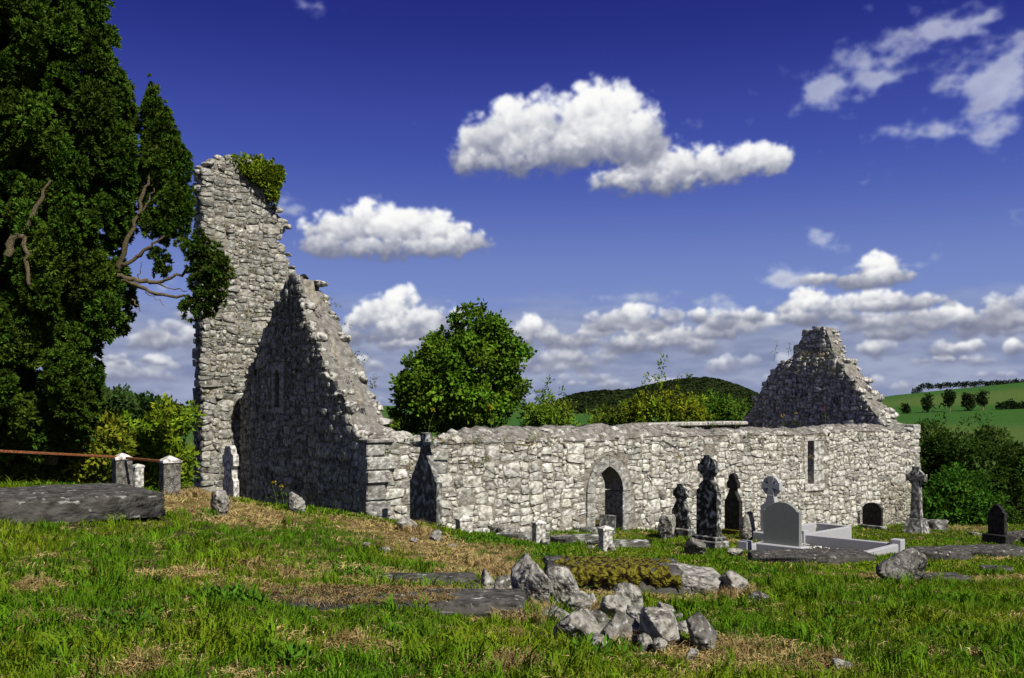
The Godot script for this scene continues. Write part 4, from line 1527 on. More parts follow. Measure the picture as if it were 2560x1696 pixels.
func kerb_plot(t: Node3D, a0: float, a1: float, b0: float, b1: float, h: float, m: Material, wide := 0.13) -> void:
	# granite kerb round a plot, in the headstone's own axes: -z runs along the nave, x towards the sun
	for q in [[(a0 + a1) / 2, b0, absf(a1 - a0), wide], [(a0 + a1) / 2, b1, absf(a1 - a0), wide]]:
		var mb := MB.new()
		box(mb, Vector3(q[1], -0.2, -q[0]), Vector3.RIGHT * q[3], Vector3.UP * (h + 0.2), Vector3.BACK * (q[2] - wide - 0.01), 0.012)
		part("kerb", mb.mesh(), m, t)
	var mb2 := MB.new()
	box(mb2, Vector3((b0 + b1) / 2, -0.2, -a1), Vector3.RIGHT * (absf(b1 - b0) - wide - 0.01), Vector3.UP * (h + 0.2), Vector3.BACK * wide, 0.012)
	part("kerb", mb2.mesh(), m, t)

func make_graves() -> void:
	var t: Node3D
	# tall shouldered stone with a cross, at the foot of the bank
	t = grave("headstone", "tall lichened headstone with a small cross on its curved shoulders, near the gable corner", "headstone", 1064, 20.4, 0.04)
	part("slab", slab_mesh(sym([[0.52, -0.2], [0.53, 1.03], [0.46, 1.06], [0.44, 1.16], [0.36, 1.24], [0.3, 1.36], [0.22, 1.46], [0.15, 1.58], [0.13, 1.66]]), 0.14, 0.012), M.grey_grave, t)
	var cr := part("cross", slab_mesh(PackedVector2Array([Vector2(-0.12, 1.662), Vector2(0.12, 1.662), Vector2(0.09, 1.76), Vector2(0.3, 1.74), Vector2(0.31, 1.88), Vector2(0.1, 1.87), Vector2(0.12, 2.05), Vector2(-0.09, 2.06), Vector2(-0.1, 1.88), Vector2(-0.27, 1.86), Vector2(-0.25, 1.75), Vector2(-0.09, 1.77)]), 0.15, 0.01), M.grey_grave, t)
	cr.position.y = 0.001
	# small ringed cross, dark
	t = grave("cross_headstone", "short dark lichen-spotted cross headstone on a stepped plinth", "headstone", 1703, 24.2)
	plinth(t, 0.86, 0.27, 0.36, M.grey_grave)
	part("slab", slab_mesh(sym([[0.29, 0.271], [0.28, 0.72], [0.22, 0.78], [0.19, 0.84], [0.12, 0.94]]), 0.12, 0.01), M.dark_grave, t)
	part("cross", slab_mesh(cross_poly(1.14, 0.22, 0.941, 1.38, 0.12, 0.07), 0.13, 0.01), M.dark_grave, t)
	part("ring", ring_mesh(Vector2(0, 1.14), 0.14, 0.2, 0.09), M.dark_grave, t)
	# big ringed cross
	t = grave("cross_headstone", "tallest ringed cross headstone, dark slab blotched with white lichen on a low plinth", "headstone", 1772, 21.8)
	plinth(t, 0.84, 0.2, 0.46, M.grey_grave)
	plinth(t, 0.76, 0.09, 0.36, M.dark_grave, 0.202)
	part("slab", slab_mesh(sym([[0.32, 0.294], [0.315, 1.32], [0.25, 1.36], [0.23, 1.45], [0.13, 1.53], [0.11, 1.56]]), 0.15, 0.012), M.dark_grave, t)
	part("cross", slab_mesh(cross_poly(1.83, 0.27, 1.561, 2.12, 0.11, 0.075), 0.15, 0.012), M.grey_grave, t)
	part("ring", ring_mesh(Vector2(0, 1.83), 0.175, 0.25, 0.1), M.dark_grave, t)
	# black cross slab by the wall
	t = grave("cross_headstone", "plain black cross-topped headstone on a mossy base beside the tallest ringed cross", "headstone", 1834, 26.2)
	plinth(t, 0.6, 0.2, 0.3, M.moss)
	part("slab", slab_mesh(sym([[0.27, 0.201], [0.27, 0.98], [0.21, 1.04], [0.18, 1.12], [0.12, 1.2], [0.11, 1.26]]), 0.13, 0.01), M.black_grave, t)
	part("cross", slab_mesh(sym([[0.11, 1.261], [0.1, 1.31], [0.19, 1.34], [0.2, 1.46], [0.16, 1.52], [0.13, 1.55], [0.13, 1.62], [0.08, 1.7], [0.0, 1.73]]), 0.13, 0.01), M.black_grave, t)
	# pale granite ringed cross with its kerbed plot
	t = grave("cross_headstone", "pale grey granite ringed cross headstone with a kerbed plot", "headstone", 1930, 24.2, 0.12)
	plinth(t, 0.86, 0.27, 0.42, M.granite)
	part("slab", slab_mesh(sym([[0.28, 0.271], [0.28, 0.92], [0.13, 1.04], [0.1, 1.22]]), 0.16, 0.008), M.granite, t)
	part("cross", slab_mesh(cross_poly(1.44, 0.26, 1.221, 1.69, 0.1, 0.075), 0.15, 0.008), M.granite, t)
	part("ring", ring_mesh(Vector2(0, 1.44), 0.16, 0.245, 0.12), M.granite, t)
	kerb_plot(t, 0.2, 2.9, -0.45, 0.6, 0.24, M.granite)
	# round-topped new headstone with its kerbed plot
	t = grave("headstone", "new grey-green granite headstone with a rounded top, in a wide kerbed plot", "headstone", 1956, 20.4, 0.17)
	plinth(t, 1.06, 0.26, 0.34, M.granite)
	var prof := [[0.42, 0.261], [0.42, 0.98], [0.37, 0.985], [0.36, 1.0]]
	for k in 7:
		var a := deg_to_rad(lerpf(42.0, 90.0, k / 6.0))
		prof.append([0.48 * cos(a), 0.69 + 0.48 * sin(a)])
	part("slab", slab_mesh(sym(prof), 0.11, 0.008), M.granite_green, t)
	kerb_plot(t, 0.1, 2.7, -0.95, 1.35, 0.14, M.granite)
	for q in [[-0.95, 0.1], [-0.95, 2.7], [1.35, 2.7]]:
		var mb := MB.new()
		box(mb, Vector3(q[0], -0.2, -q[1]), Vector3.RIGHT * 0.24, Vector3.UP * 0.44, Vector3.BACK * 0.24, 0.012)
		part("corner_post", mb.mesh(), M.granite, t)
	var gv := MB.new()
	var rr := RandomNumberGenerator.new()
	rr.seed = 4
	for k in 420:
		var o := Vector3(rr.randf_range(-0.8, 1.2), 0.0, -rr.randf_range(0.3, 2.5))
		var s := rr.randf_range(0.02, 0.05)
		var w := t.to_global(o)
		o.y = gh(w.x, w.z) - t.position.y + 0.02
		box(gv, o, Vector3(s, 0, s * 0.3), Vector3.UP * s * 0.7, Vector3(-s * 0.3, 0, s), 0.008)
	part("gravel", gv.mesh(), M.white_grave, t).set_meta("kind", "stuff")
	for k in 9:
		var pp := t.to_global(Vector3(0.2, 0, -0.3 - k * 0.28))
		keep_out.append([pp.x, pp.z, 1.0])
	# dark stone against the wall
	t = grave("headstone", "black round-shouldered headstone leaning close to the long wall beyond the slit window", "headstone", 2182, 31.9)
	plinth(t, 0.9, 0.1, 0.28, M.grey_grave)
	part("slab", slab_mesh(sym([[0.36, 0.101], [0.36, 0.66], [0.33, 0.7], [0.28, 0.76], [0.2, 0.81], [0.1, 0.84], [0.0, 0.85]]), 0.1, 0.01), M.black_grave, t)
	# free-standing ringed cross at the wall's end
	t = grave("ringed_cross", "slender weathered ringed cross on a tapering block at the far end of the long wall", "cross", 2292, 30.2, 0.12)
	var fr := MB.new()
	var b0 := 0.36
	var b1 := 0.22
	for k in 4:
		var dx: Vector3 = [Vector3.RIGHT, Vector3.BACK, Vector3.LEFT, Vector3.FORWARD][k]
		var dz := Vector3(-dx.z, 0, dx.x)
		fr.face([dx * b0 + dz * b0 - Vector3.UP * 0.2, dx * b0 - dz * b0 - Vector3.UP * 0.2, dx * b1 - dz * b1 + Vector3.UP * 0.46, dx * b1 + dz * b1 + Vector3.UP * 0.46], (dx + Vector3.UP * 0.25).normalized())
	fr.face([Vector3(-b1, 0.46, -b1), Vector3(b1, 0.46, -b1), Vector3(b1, 0.46, b1), Vector3(-b1, 0.46, b1)], Vector3.UP)
	part("block", fr.mesh(), M.grey_grave, t)
	part("shaft", slab_mesh(sym([[0.17, 0.461], [0.12, 1.6], [0.1, 1.66], [0.3, 1.63], [0.3, 1.86], [0.1, 1.83], [0.11, 2.1]]), 0.2, 0.012), M.grey_grave, t)
	part("ring", ring_mesh(Vector2(0, 1.745), 0.19, 0.25, 0.12), M.grey_grave, t)
	# lone black stone out by the thicket
	t = grave("headstone", "black pointed headstone on a long plinth out by the thicket", "headstone", 2494, 26.6, -0.1)
	plinth(t, 0.72, 0.26, 0.34, M.black_grave)
	part("slab", slab_mesh(sym([[0.25, 0.261], [0.25, 0.86], [0.2, 0.88], [0.19, 0.94], [0.12, 1.0], [0.08, 1.06], [0.0, 1.09]]), 0.12, 0.01), M.black_grave, t)
	kerb_plot(t, 0.3, 2.4, -0.4, 0.5, 0.2, M.slab)
	# edge-on stone by the tall wall
	t = grave("headstone", "narrow headstone seen edge-on with white lichened rim, in front of the tall broken wall", "headstone", 577, 18.0, 0.04)
	part("slab", slab_mesh(sym([[0.27, -0.2], [0.27, 0.36], [0.2, 0.42], [0.2, 0.6], [0.27, 0.64], [0.27, 0.84], [0.18, 0.88], [0.16, 0.97], [0.1, 1.02]]), 0.11, 0.01), M.white_grave, t)
	t.rotation.z = 0.03
	# slab leaning in the doorway
	t = grave("grave_slab", "plain thin slab leaning in the pointed doorway", "headstone", 1518, 24.8, 0.55)
	part("slab", slab_mesh(box_poly(0.42, 0.72, -0.2), 0.09, 0.01), M.grey_grave, t)
	t.rotation.z = -0.05
	# posts of old plots
	pier("plot_post", "white lichened grave-plot post with pyramid cap, beside the tall cross-topped headstone", 1160, 20.5, 0.29, 0.34, M.white_grave, -0.2, "grave-plot posts near the doorway")
	pier("plot_post", "slim white-streaked plot post with pyramid cap, in the grass before the wall", 1347, 20.2, 0.22, 0.44, M.white_grave, -0.2, "grave-plot posts near the doorway")
	pier("plot_post", "white-faced plot post with pyramid cap straight before the doorway", 1514, 19.6, 0.22, 0.46, M.white_grave, -0.2, "grave-plot posts near the doorway")
	pier("rail_post", "grey stone railing post joining two rusty rails, behind the big lying slab", 305, 16.9, 0.28, 0.56, M.pier, 0.02, "railing posts on the bank", true)
	pier("rail_post", "grey stone railing post with a bolt hole, on the dry bank by the tall wall", 424, 16.0, 0.28, 0.52, M.pier, 0.02, "railing posts on the bank")
	pier("plot_post", "small broken whitish post half hidden behind the railing posts", 344, 18.4, 0.17, 0.5, M.white_grave, 0.2, "")
	# rusty rails
	for q in [[P(289, 1143, 16.8), P(-140, 1122, 13.2), "long rusty iron rail running from the stone post past the yew"], [P(402, 1154, 15.95), P(316, 1146, 16.75), "short rusty iron rail between the two stone posts"]]:
		var p0: Vector3 = q[0]
		var p1: Vector3 = q[1]
		var mb := MB.new()
		var dir := p1 - p0
		var side := dir.cross(Vector3.UP).normalized()
		box(mb, -side.cross(dir.normalized()) * 0.02, dir, side.cross(dir.normalized()) * 0.042, side * 0.042, 0.006)
		solo("iron_rail", q[2], "railing", mb.mesh(), M.rust, (p0 + p1) / 2, 0.0, "rusty railings")
	# ---- lying slabs
	var k0 := P(416, 1236, 13.0)
	lying("ledger_slab", "huge dark grey ledger slab lying on the bank below the railing", [Vector2(0, 0), Vector2(-A.x, -A.z) * 3.6, Vector2(-A.x, -A.z) * 3.6 + Vector2(B.x, B.z) * 2.3, Vector2(B.x, B.z) * 2.3], k0.x, k0.z, 0.27, k0.y - 0.25, M.slab, 1)
	lying("kerb_slab", "long low grave slab half buried in turf before the boulders", [Vector2(-2.64, 0.02), Vector2(0.08, 0.0), Vector2(0.14, -0.75), Vector2(-2.6, -0.8)], 0.0, -8.5, 0.28, EYE - 2.02, M.slab, 2)
	lying("kerb_slab", "thin grave slab sunk level with the dry turf on the bank", [Vector2(-1.9, 0.0), Vector2(-0.35, -0.05), Vector2(-0.4, -0.55), Vector2(-1.9, -0.5)], 0.0, -10.6, 0.2, gh(-1.1, -10.8) - 0.14, M.slab, 3)
	var ms := gp(1520, 1482)
	lying("mossy_slab", "broken table slab thick with yellow moss behind the boulders", [Vector2(-0.72, 0.1), Vector2(0.86, 0.05), Vector2(0.9, -0.75), Vector2(-0.7, -0.95)], ms.x, ms.z, 0.3, ms.y - 0.02, M.slab, 4, true)
	var s2 := gp(1735, 1484)
	lying("tilted_slab", "lichened slab tilted against the mossy table slab", [Vector2(-0.36, 0.1), Vector2(0.4, 0.0), Vector2(0.3, -0.55), Vector2(-0.4, -0.6)], s2.x, s2.z, 0.16, s2.y + 0.04, M.rock, 5).rotation = Vector3(0.1, 0, -0.16)
	var s3 := gp(2020, 1408)
	lying("ledger_slab", "flat mossy ledger slab in front of the new granite headstone", [Vector2(-1.15, 0.35), Vector2(1.2, 0.25), Vector2(1.25, -0.75), Vector2(-1.0, -0.5)], s3.x, s3.z, 0.24, s3.y - 0.06, M.slab, 6)
	var s4 := gp(2355, 1402)
	lying("ledger_slab", "dark ledger slab lying beyond the black-topped boulder", [Vector2(-0.5, 0.2), Vector2(0.5, 0.2), Vector2(0.5, -0.7), Vector2(-0.5, -0.6)], s4.x, s4.z, 0.26, s4.y - 0.05, M.slab, 7)
	var s5 := gp(2490, 1393)
	lying("ledger_slab", "wide grey ledger slab lying before the lone black headstone", [Vector2(-0.75, 0.3), Vector2(0.9, 0.1), Vector2(0.7, -0.9), Vector2(-0.8, -0.7)], s5.x, s5.z, 0.2, s5.y - 0.04, M.slab, 8)
	var s6 := gp(2490, 1430)
	lying("flat_stone", "small flat grey stone in the grass below the ledger slabs", [Vector2(-0.25, 0.1), Vector2(0.27, 0.08), Vector2(0.2, -0.2), Vector2(-0.25, -0.15)], s6.x, s6.z, 0.12, s6.y - 0.04, M.slab, 9)
	var s7 := gp(2360, 1452)
	lying("flat_stone", "flat straw-strewn stone beside the black-topped boulder", [Vector2(-0.3, 0.15), Vector2(0.35, 0.1), Vector2(0.3, -0.3), Vector2(-0.3, -0.3)], s7.x, s7.z, 0.12, s7.y - 0.05, M.slab, 10)
	for q in [[1308, 1350, 0.62, 0.16, 0.0, "weathered kerb stone beside the slim plot post"], [1440, 1356, 0.6, 0.16, -0.35, "dark kerb stone edging the sunken plot before the doorway"], [1545, 1368, 0.7, 0.14, 0.0, "low kerb stone just behind the white-faced plot post"], [2338, 1324, 0.42, 0.3, 0.1, "squared block lying behind the slender ringed cross"], [937, 1282, 0.3, 0.2, -0.4, "white flat stone on the bank at the gable corner"], [1480, 1330, 0.3, 0.12, 0.0, "step stone at the foot of the door jamb"]]:
		var p := gp(q[0], q[1])
		var l: float = q[2]
		lying("kerb_stone", q[5], [Vector2(-l, 0.12).rotated(q[4]), Vector2(l, 0.12).rotated(q[4]), Vector2(l, -0.14).rotated(q[4]), Vector2(-l, -0.14).rotated(q[4])], p.x, p.z, q[3] + 0.08, p.y - 0.08, M.grey_grave if q[0] != 937 else M.white_grave, 20 + int(q[0]))

func lying(called: String, label: String, corners: Array, x: float, z: float, thick: float, y: float, m: Material, sd: int, mossy := false) -> Node3D:
	var o: Node3D
	var mesh := rough_slab(corners, thick, sd)
	var mid := Vector2.ZERO
	var far := 0.0
	for c in corners:
		mid += c / corners.size()
	for c in corners:
		far = maxf(far, c.distance_to(mid))
	if sd == 2:                        # turf and straw have crept over most of this one
		slab_out.append([Vector2(x, z), [Vector2(-0.75, 0.02), Vector2(0.08, 0.0), Vector2(0.14, -0.75), Vector2(-0.5, -0.6)]])
	elif sd != 3:
		slab_out.append([Vector2(x, z), corners])
	if not mossy:
		o = solo(called, label, "slab", mesh, m, Vector3(x, y, z))
	else:
		o = thing(called, label, "slab", Vector3(x, y, z))
		part("slab", mesh, m, o)
		var mb := MB.new()
		var r := RandomNumberGenerator.new()
		r.seed = sd
		sheet(mb, 34, 22, func(a: float, b: float) -> Vector3:
			var over := clampf((b - 0.22) / 0.78, 0.0, 1.0)      # the first part hangs down the front
			var p: Vector2 = corners[0].lerp(corners[1], a).lerp(corners[3].lerp(corners[2], a), over) * 0.97
			var n1 := nz.get_noise_2d(p.x * 4 + a * 3.0, p.y * 4 + b * 2.0)
			var e := minf(minf(a, 1 - a) * 1.6, (1 - over) * 2.0)
			var up := thick - 0.06 + 0.09 * smoothstep(0.0, 0.3, e + n1 * 0.4)
			var out := p.y
			if b < 0.22:
				var t := 1.0 - b / 0.22
				up -= t * (0.2 + n1 * 0.16)
				out += 0.035 + sin(t * PI) * 0.03 + nz.get_noise_2d(p.x * 8, b * 30.0) * 0.03
			return Vector3(p.x, up + nz.get_noise_2d(p.x * 11, p.y * 11 + b * 6.0) * 0.035, out))
		part("moss", mb.mesh(), M.moss, o)
	return o

var slab_out := []

# ------------------------------------------------------------------ boulders and loose stones: [x, foot row, width, height in pixels, dark, label]
const ROCKS := [
	[1338, 1528, 92, 128, 0, "largest upright boulder of the heap, pale and pointed"], [1412, 1520, 78, 98, 0, "smooth grey boulder leaning on the pale upright one"], [1225, 1482, 44, 52, 0, "rough knobbly rock at the end of the half-buried slab"], [1259, 1487, 52, 44, 1, "dark rock wedged beside the knobbly one"],
	[1291, 1502, 56, 42, 0, "rounded grey rock under the pale upright boulder"], [1432, 1541, 60, 54, 0, "oval grey rock below the leaning smooth boulder"], [1466, 1525, 46, 38, 0, "low grey rock behind the oval one"], [1524, 1553, 76, 60, 0, "sloping ridged rock in the middle of the heap"],
	[1563, 1537, 74, 70, 0, "pyramid-shaped rock at the top of the heap"], [1436, 1602, 122, 70, 0, "long rounded rock with straw on top at the front of the heap"], [1548, 1610, 104, 66, 1, "dark jagged rock cracked along its length"], [1594, 1566, 76, 40, 2, "pinkish flat-faced rock in the heap"],
	[1634, 1620, 114, 84, 0, "broad grey boulder under the pinkish rock"], [1664, 1568, 46, 56, 0, "upright grey rock behind the broad boulder"], [1734, 1622, 88, 76, 1, "pitted boulder with moss at the heap's end"], [1497, 1628, 40, 34, 0, "small cone-shaped stone in front of the heap"],
	[1617, 1628, 36, 38, 0, "narrow stone jammed below the broad boulder"], [1650, 1636, 36, 36, 0, "small wedge stone at the foot of the broad boulder"], [1731, 1656, 26, 32, 0, "tiny pale stone below the pitted boulder"], [1696, 1556, 20, 18, 0, "pebble-sized stone between the two mossy boulders"], [1370, 1556, 34, 26, 0, "half-hidden stone in the straw below the upright boulder"],
	[1396, 1562, 58, 38, 0, "flat rock bridging the upright boulder and the long rounded rock"], [1486, 1574, 66, 40, 1, "dark slab-like rock in the middle of the heap"], [1500, 1596, 54, 34, 0, "wedge of rock behind the cone-shaped stone"], [1590, 1592, 60, 36, 0, "tilted rock squeezed between the jagged and broad boulders"], [1690, 1590, 52, 38, 0, "low rock filling the gap before the pitted boulder"], [1350, 1548, 44, 26, 1, "dark chock stone under the largest upright boulder"],
	[1832, 1488, 76, 52, 0, "square grey block beside the tilted slab"], [1892, 1514, 50, 30, 1, "dark broken stone in the grass past the square block"], [2262, 1460, 128, 80, 1, "black-topped boulder standing alone in the dry grass"], [2290, 1412, 40, 30, 0, "pale squared stone behind the black-topped boulder"],
	[1735, 1390, 50, 40, 1, "dark stump of a broken gravestone before the tallest cross"], [1866, 1354, 38, 68, 0, "stubby rough pillar beside the new granite headstone"], [1664, 1352, 44, 62, 0, "rough upright boulder against the long wall"], [1838, 1394, 44, 18, 0, "flat grey stone at the ledger slab's end"],
	[1221, 1338, 42, 30, 1, "dark stone at the foot of the long wall"], [1266, 1342, 48, 24, 0, "pale footing stone beside the dark one"], [1200, 1330, 50, 18, 0, "low footing stone near the white plot post"], [1013, 1328, 50, 28, 0, "rounded stone beside the tall cross-topped headstone"], [1088, 1356, 30, 26, 0, "pale stone on the edge of the dry bank"],
	[550, 1294, 40, 62, 0, "pale pointed marker stone on the dry bank"], [742, 1286, 40, 50, 0, "short round-topped marker stone before the gable"], [1364, 1372, 26, 22, 0, "foot stone beside the slim plot post"], [1532, 1386, 18, 22, 0, "small foot stone beside the white-faced post"], [1475, 1380, 24, 12, 0, "flat grey stone in the grass between the two posts"],
	[915, 1370, 22, 10, 0, "small white stone in the grass of the bank"], [960, 1386, 30, 14, 0, "broken pale stone in the grass of the bank"], [1033, 1360, 18, 12, 0, "small pale stone at the top of the straw bank"], [2106, 1680, 50, 26, 0, "pale fist-sized stone in the dry turf"], [1130, 1375, 22, 12, 0, "grey stone sunk in the straw bank"],
	[2080, 1316, 30, 12, 0, "flat stone at the wall foot past the slit window"], [2130, 1318, 34, 12, 0, "second flat stone at the wall foot past the slit window"], [1145, 1330, 30, 20, 0, "stone tucked behind the white plot post"], [378, 1286, 20, 12, 0, "small grey stone under the ledger slab's corner"], [2440, 1345, 40, 10, 0, "low stone edging before the thicket"],
]

func make_rocks() -> void:
	var r := RandomNumberGenerator.new()
	r.seed = 77
	for q in ROCKS:
		var p := gp(q[0], q[1] - 3)
		var d := -p.z
		var k := scale_at(d)
		var w: float = q[2] * k
		var h: float = q[3] * k
		var mb := MB.new()
		var tone: float = [1.0, 0.5, 1.15][q[4]] * r.randf_range(0.85, 1.15)
		mb.col = Color(tone, tone * (0.9 if q[4] == 2 else 0.99), tone * (0.9 if q[4] == 2 else 0.96))
		w *= 1.1
		h *= 1.06
		var size := Vector3(w * 1.12, h * 1.35, minf(w, h * 1.6) * 1.0)
		rock(mb, size, r, 12 if q[2] > 40 else 6, 0.09)
		# lump meshes turn freely: squeeze them back to the width and height seen
		var lo := Vector3.ONE * 9.0
		var hi := -lo
		for v in mb.v:
			lo = lo.min(v); hi = hi.max(v)
		var fit := Vector3(w / (hi.x - lo.x), h * 1.25 / (hi.y - lo.y), 1.0)
		for i in mb.v.size():
			mb.v[i] = (mb.v[i] - Vector3((lo.x + hi.x) / 2, lo.y, (lo.z + hi.z) / 2)) * fit
			mb.n[i] = (mb.n[i] / fit).normalized()
		var roll := Basis(Vector3.BACK, r.randf_range(-0.45, -0.1) if w > h * 1.15 and q[2] > 36 and q[2] < 120 else r.randf_range(-0.12, 0.12))
		for i in mb.v.size():
			mb.v[i] = roll * mb.v[i]
			mb.n[i] = roll * mb.n[i]
		solo("boulder" if q[2] > 55 else "stone", q[5], "rock", mb.mesh(), M.rock, p + Vector3(0, -h * 0.24, -w * 0.18), 0.0)
		keep_out.append([p.x, p.z - w * 0.15, w * 0.47])

# ------------------------------------------------------------------ plants
func leaf_spray(n: int, reach: float, ln: float, wd: float, sd: int, up := 0.35, fold := 0.25) -> ArrayMesh:
	# a twig's worth of leaves round a point, each leaf two faces folded along its rib
	var r := RandomNumberGenerator.new()
	r.seed = sd
	var mb := MB.new()
	for k in n:
		var d := Vector3(r.randfn(), r.randfn() * 0.8 + up, r.randfn()).normalized()
		var o := d * reach * r.randf_range(0.15, 0.9)
		var dir := (d + Vector3(r.randfn(), r.randfn(), r.randfn()) * 0.45).normalized()
		var l := ln * r.randf_range(0.7, 1.25)
		var side := dir.cross(Vector3(r.randfn() * 0.4, 1.0, r.randfn() * 0.4)).normalized()
		var nn := side.cross(dir).normalized()
		if nn.y < 0.0:
			nn = -nn
		var t := r.randf_range(0.75, 1.25)
		mb.col = Color(t * r.randf_range(0.9, 1.15), t, t * r.randf_range(0.8, 1.1))
		var a := o
		var b := o + dir * l
		var m1 := o + dir * l * 0.45 + side * wd * 0.5 - nn * wd * fold
		var m2 := o + dir * l * 0.45 - side * wd * 0.5 - nn * wd * fold
		mb.face([a, m1, b], (nn + side * 0.35).normalized())
		mb.face([a, b, m2], (nn - side * 0.35).normalized())
	return mb.mesh()

func needle_puff(n: int, reach: float, wd: float, sd: int) -> ArrayMesh:
	# an upswept yew sprig: short narrow shoots fanning out from one point
	var r := RandomNumberGenerator.new()
	r.seed = sd
	var mb := MB.new()
	for k in n:
		var d := Vector3(r.randfn(), absf(r.randfn()) * 1.1 + 0.1, r.randfn()).normalized()
		var l := reach * r.randf_range(0.6, 1.1)
		var side := d.cross(Vector3(r.randfn(), r.randfn(), r.randfn())).normalized()
		var nn := side.cross(d).normalized()
		var t := r.randf_range(0.75, 1.25)
		mb.col = Color(t * r.randf_range(0.85, 1.2), t, t)
		var o := d * reach * 0.1
		mb.face([o - side * wd * 0.4, o + d * l * 0.6 - side * wd, o + d * l], nn)
		mb.face([o + side * wd * 0.4, o + d * l * 0.6 + side * wd, o + d * l], nn)
		mb.face([o - side * wd * 0.4, o + side * wd * 0.4, o + d * l], nn)
	return mb.mesh()

func scatter(parent: Node, called: String, mesh: Mesh, m: Material, where: Array, tint: PackedColorArray) -> MultiMeshInstance3D:
	mesh.surface_set_material(0, m)
	var mm := MultiMesh.new()
	mm.transform_format = MultiMesh.TRANSFORM_3D
	mm.use_colors = true
	mm.mesh = mesh
	mm.instance_count = where.size()
	for k in where.size():
		mm.set_instance_transform(k, where[k])
		mm.set_instance_color(k, tint[k])
	var o := MultiMeshInstance3D.new()
	o.name = called if parent != self else numbered(called)
	o.multimesh = mm
	parent.add_child(o, true)
	o.set_meta("kind", "stuff")
	return o

func facing(dir: Vector3, r: RandomNumberGenerator, size: float) -> Basis:
	# y axis along dir, any roll
	var x := dir.cross(Vector3(r.randfn(), r.randfn(), r.randfn())).normalized()
	return Basis(x, dir, x.cross(dir)).scaled(Vector3.ONE * size)

func crown(t: Node3D, blobs: Array, meshes: Array, m: Material, per: float, col: Color, vary: float, sd: int, size := 1.0, upright := 0.5, skip_behind := -0.6) -> void:
	# blobs: [world middle, radii]; sprays sit in the outer half of each. Every spray takes the leaf colour with a random change, wherever it sits; upright only turns sprays.
	var r := RandomNumberGenerator.new()
	r.seed = sd
	var where := []
	var tint := []
	for k in meshes.size():
		where.append([])
		tint.append(PackedColorArray())
	for b in blobs:
		var rad: Vector3 = b[1]
		var area := 4.0 * PI * pow((pow(rad.x * rad.y, 1.6) * 2.0 + pow(rad.x * rad.x, 1.6)) / 3.0, 0.625)
		var bt := 1.0 + r.randf_range(-vary, vary)
		var by := r.randf_range(0.85, 1.2)
		for k in int(area * per):
			var d := Vector3(r.randfn(), r.randfn(), r.randfn()).normalized()
			if d.z < skip_behind:
				continue
			var p: Vector3 = b[0] + d * rad * pow(r.randf_range(0.25, 1.0), 0.4)
			var q := r.randi() % meshes.size()
			where[q].append(Transform3D(facing((d + Vector3.UP * upright + Vector3(r.randfn(), r.randfn(), r.randfn()) * 0.3).normalized(), r, size * r.randf_range(0.75, 1.3)), p - t.position))
			var v := bt * (1.0 + r.randf_range(-vary, vary))
			tint[q].append(Color(col.r * v * by, col.g * v, col.b * v))
	for q in meshes.size():
		if where[q].size():
			scatter(t, "crown", meshes[q], m, where[q], tint[q])

func px_blobs(list: Array, d: float, r: RandomNumberGenerator, deep := 0.8) -> Array:
	# [x, y, radius] in photo pixels at about distance d
	var out := []
	for q in list:
		var k := scale_at(d)
		var rr: float = q[2] * k
		var dd := d + r.randf_range(-deep, deep)
		out.append([P(q[0], q[1], dd), Vector3(rr, rr * r.randf_range(0.8, 1.1), rr)])
	return out

func fill_poly(poly: PackedVector2Array, d: float, rmin: float, rmax: float, n: int, tall: float, thick: float, r: RandomNumberGenerator) -> Array:
	# blobs spread through an outline (photo pixels) that bulges towards the viewer by thick metres
	var lo := Vector2(1e9, 1e9)
	var hi := -lo
	for p in poly:
		lo = lo.min(p); hi = hi.max(p)
	var out := []
	var tries := 0
	while out.size() < n and tries < n * 40:
		tries += 1
		var p := Vector2(r.randf_range(lo.x, hi.x), r.randf_range(lo.y, hi.y))
		if not Geometry2D.is_point_in_polygon(p, poly):
			continue
		var edge := 1e9
		for k in poly.size():
			edge = minf(edge, p.distance_to(Geometry2D.get_closest_point_to_segment(p, poly[k], poly[(k + 1) % poly.size()])))
		var rad := minf(r.randf_range(rmin, rmax), edge * 1.05)
		if rad < rmin * 0.45:
			continue
		var bulge := sqrt(clampf(edge / 190.0, 0.0, 1.0)) * thick
		var dd := d - bulge * r.randf_range(0.25, 1.0) if r.randf() < 0.75 else d + bulge * r.randf_range(0.0, 0.6)
		var k := scale_at(dd)
		out.append([P(p.x, p.y, dd), Vector3(rad * k, rad * k * tall, rad * k)])
	return out

func limb(t: Node3D, pts: Array, d: float, r0: float, r1: float, called := "limb") -> void:
	var line := []
	for k in pts.size():
		line.append(P(pts[k][0], pts[k][1], d + (pts[k][2] if pts[k].size() > 2 else 0.0)))
	var smooth := []
	for k in line.size() - 1:
		for q in 4:
			var a: Vector3 = line[maxi(k - 1, 0)]
			var e: Vector3 = line[mini(k + 2, line.size() - 1)]
			smooth.append(line[k].cubic_interpolate(line[k + 1], a, e, q / 4.0) - t.position)
	smooth.append(line[line.size() - 1] - t.position)
	for k in range(1, smooth.size() - 1):
		smooth[k] += Vector3(nz.get_noise_2d(k * 1.7, r0 * 900.0), nz.get_noise_2d(k * 1.7 + 40, r0 * 900.0), 0) * 0.09
	var mb := MB.new()
	tube(mb, smooth, r0, r1, 8, 0.9)
	part(called, mb.mesh(), M.bark, t)

func simple_trunk(t: Node3D, top: Vector3, rad: float) -> void:
	var mb := MB.new()
	var b := Vector3(0, -0.3, 0)
	var e := top - t.position
	tube(mb, [b, b.lerp(e, 0.35) + Vector3(rad, 0, 0), b.lerp(e, 0.7) - Vector3(rad * 0.6, 0, 0), e], rad, rad * 0.3, 7, 0.3)
	part("trunk", mb.mesh(), M.bark, t)

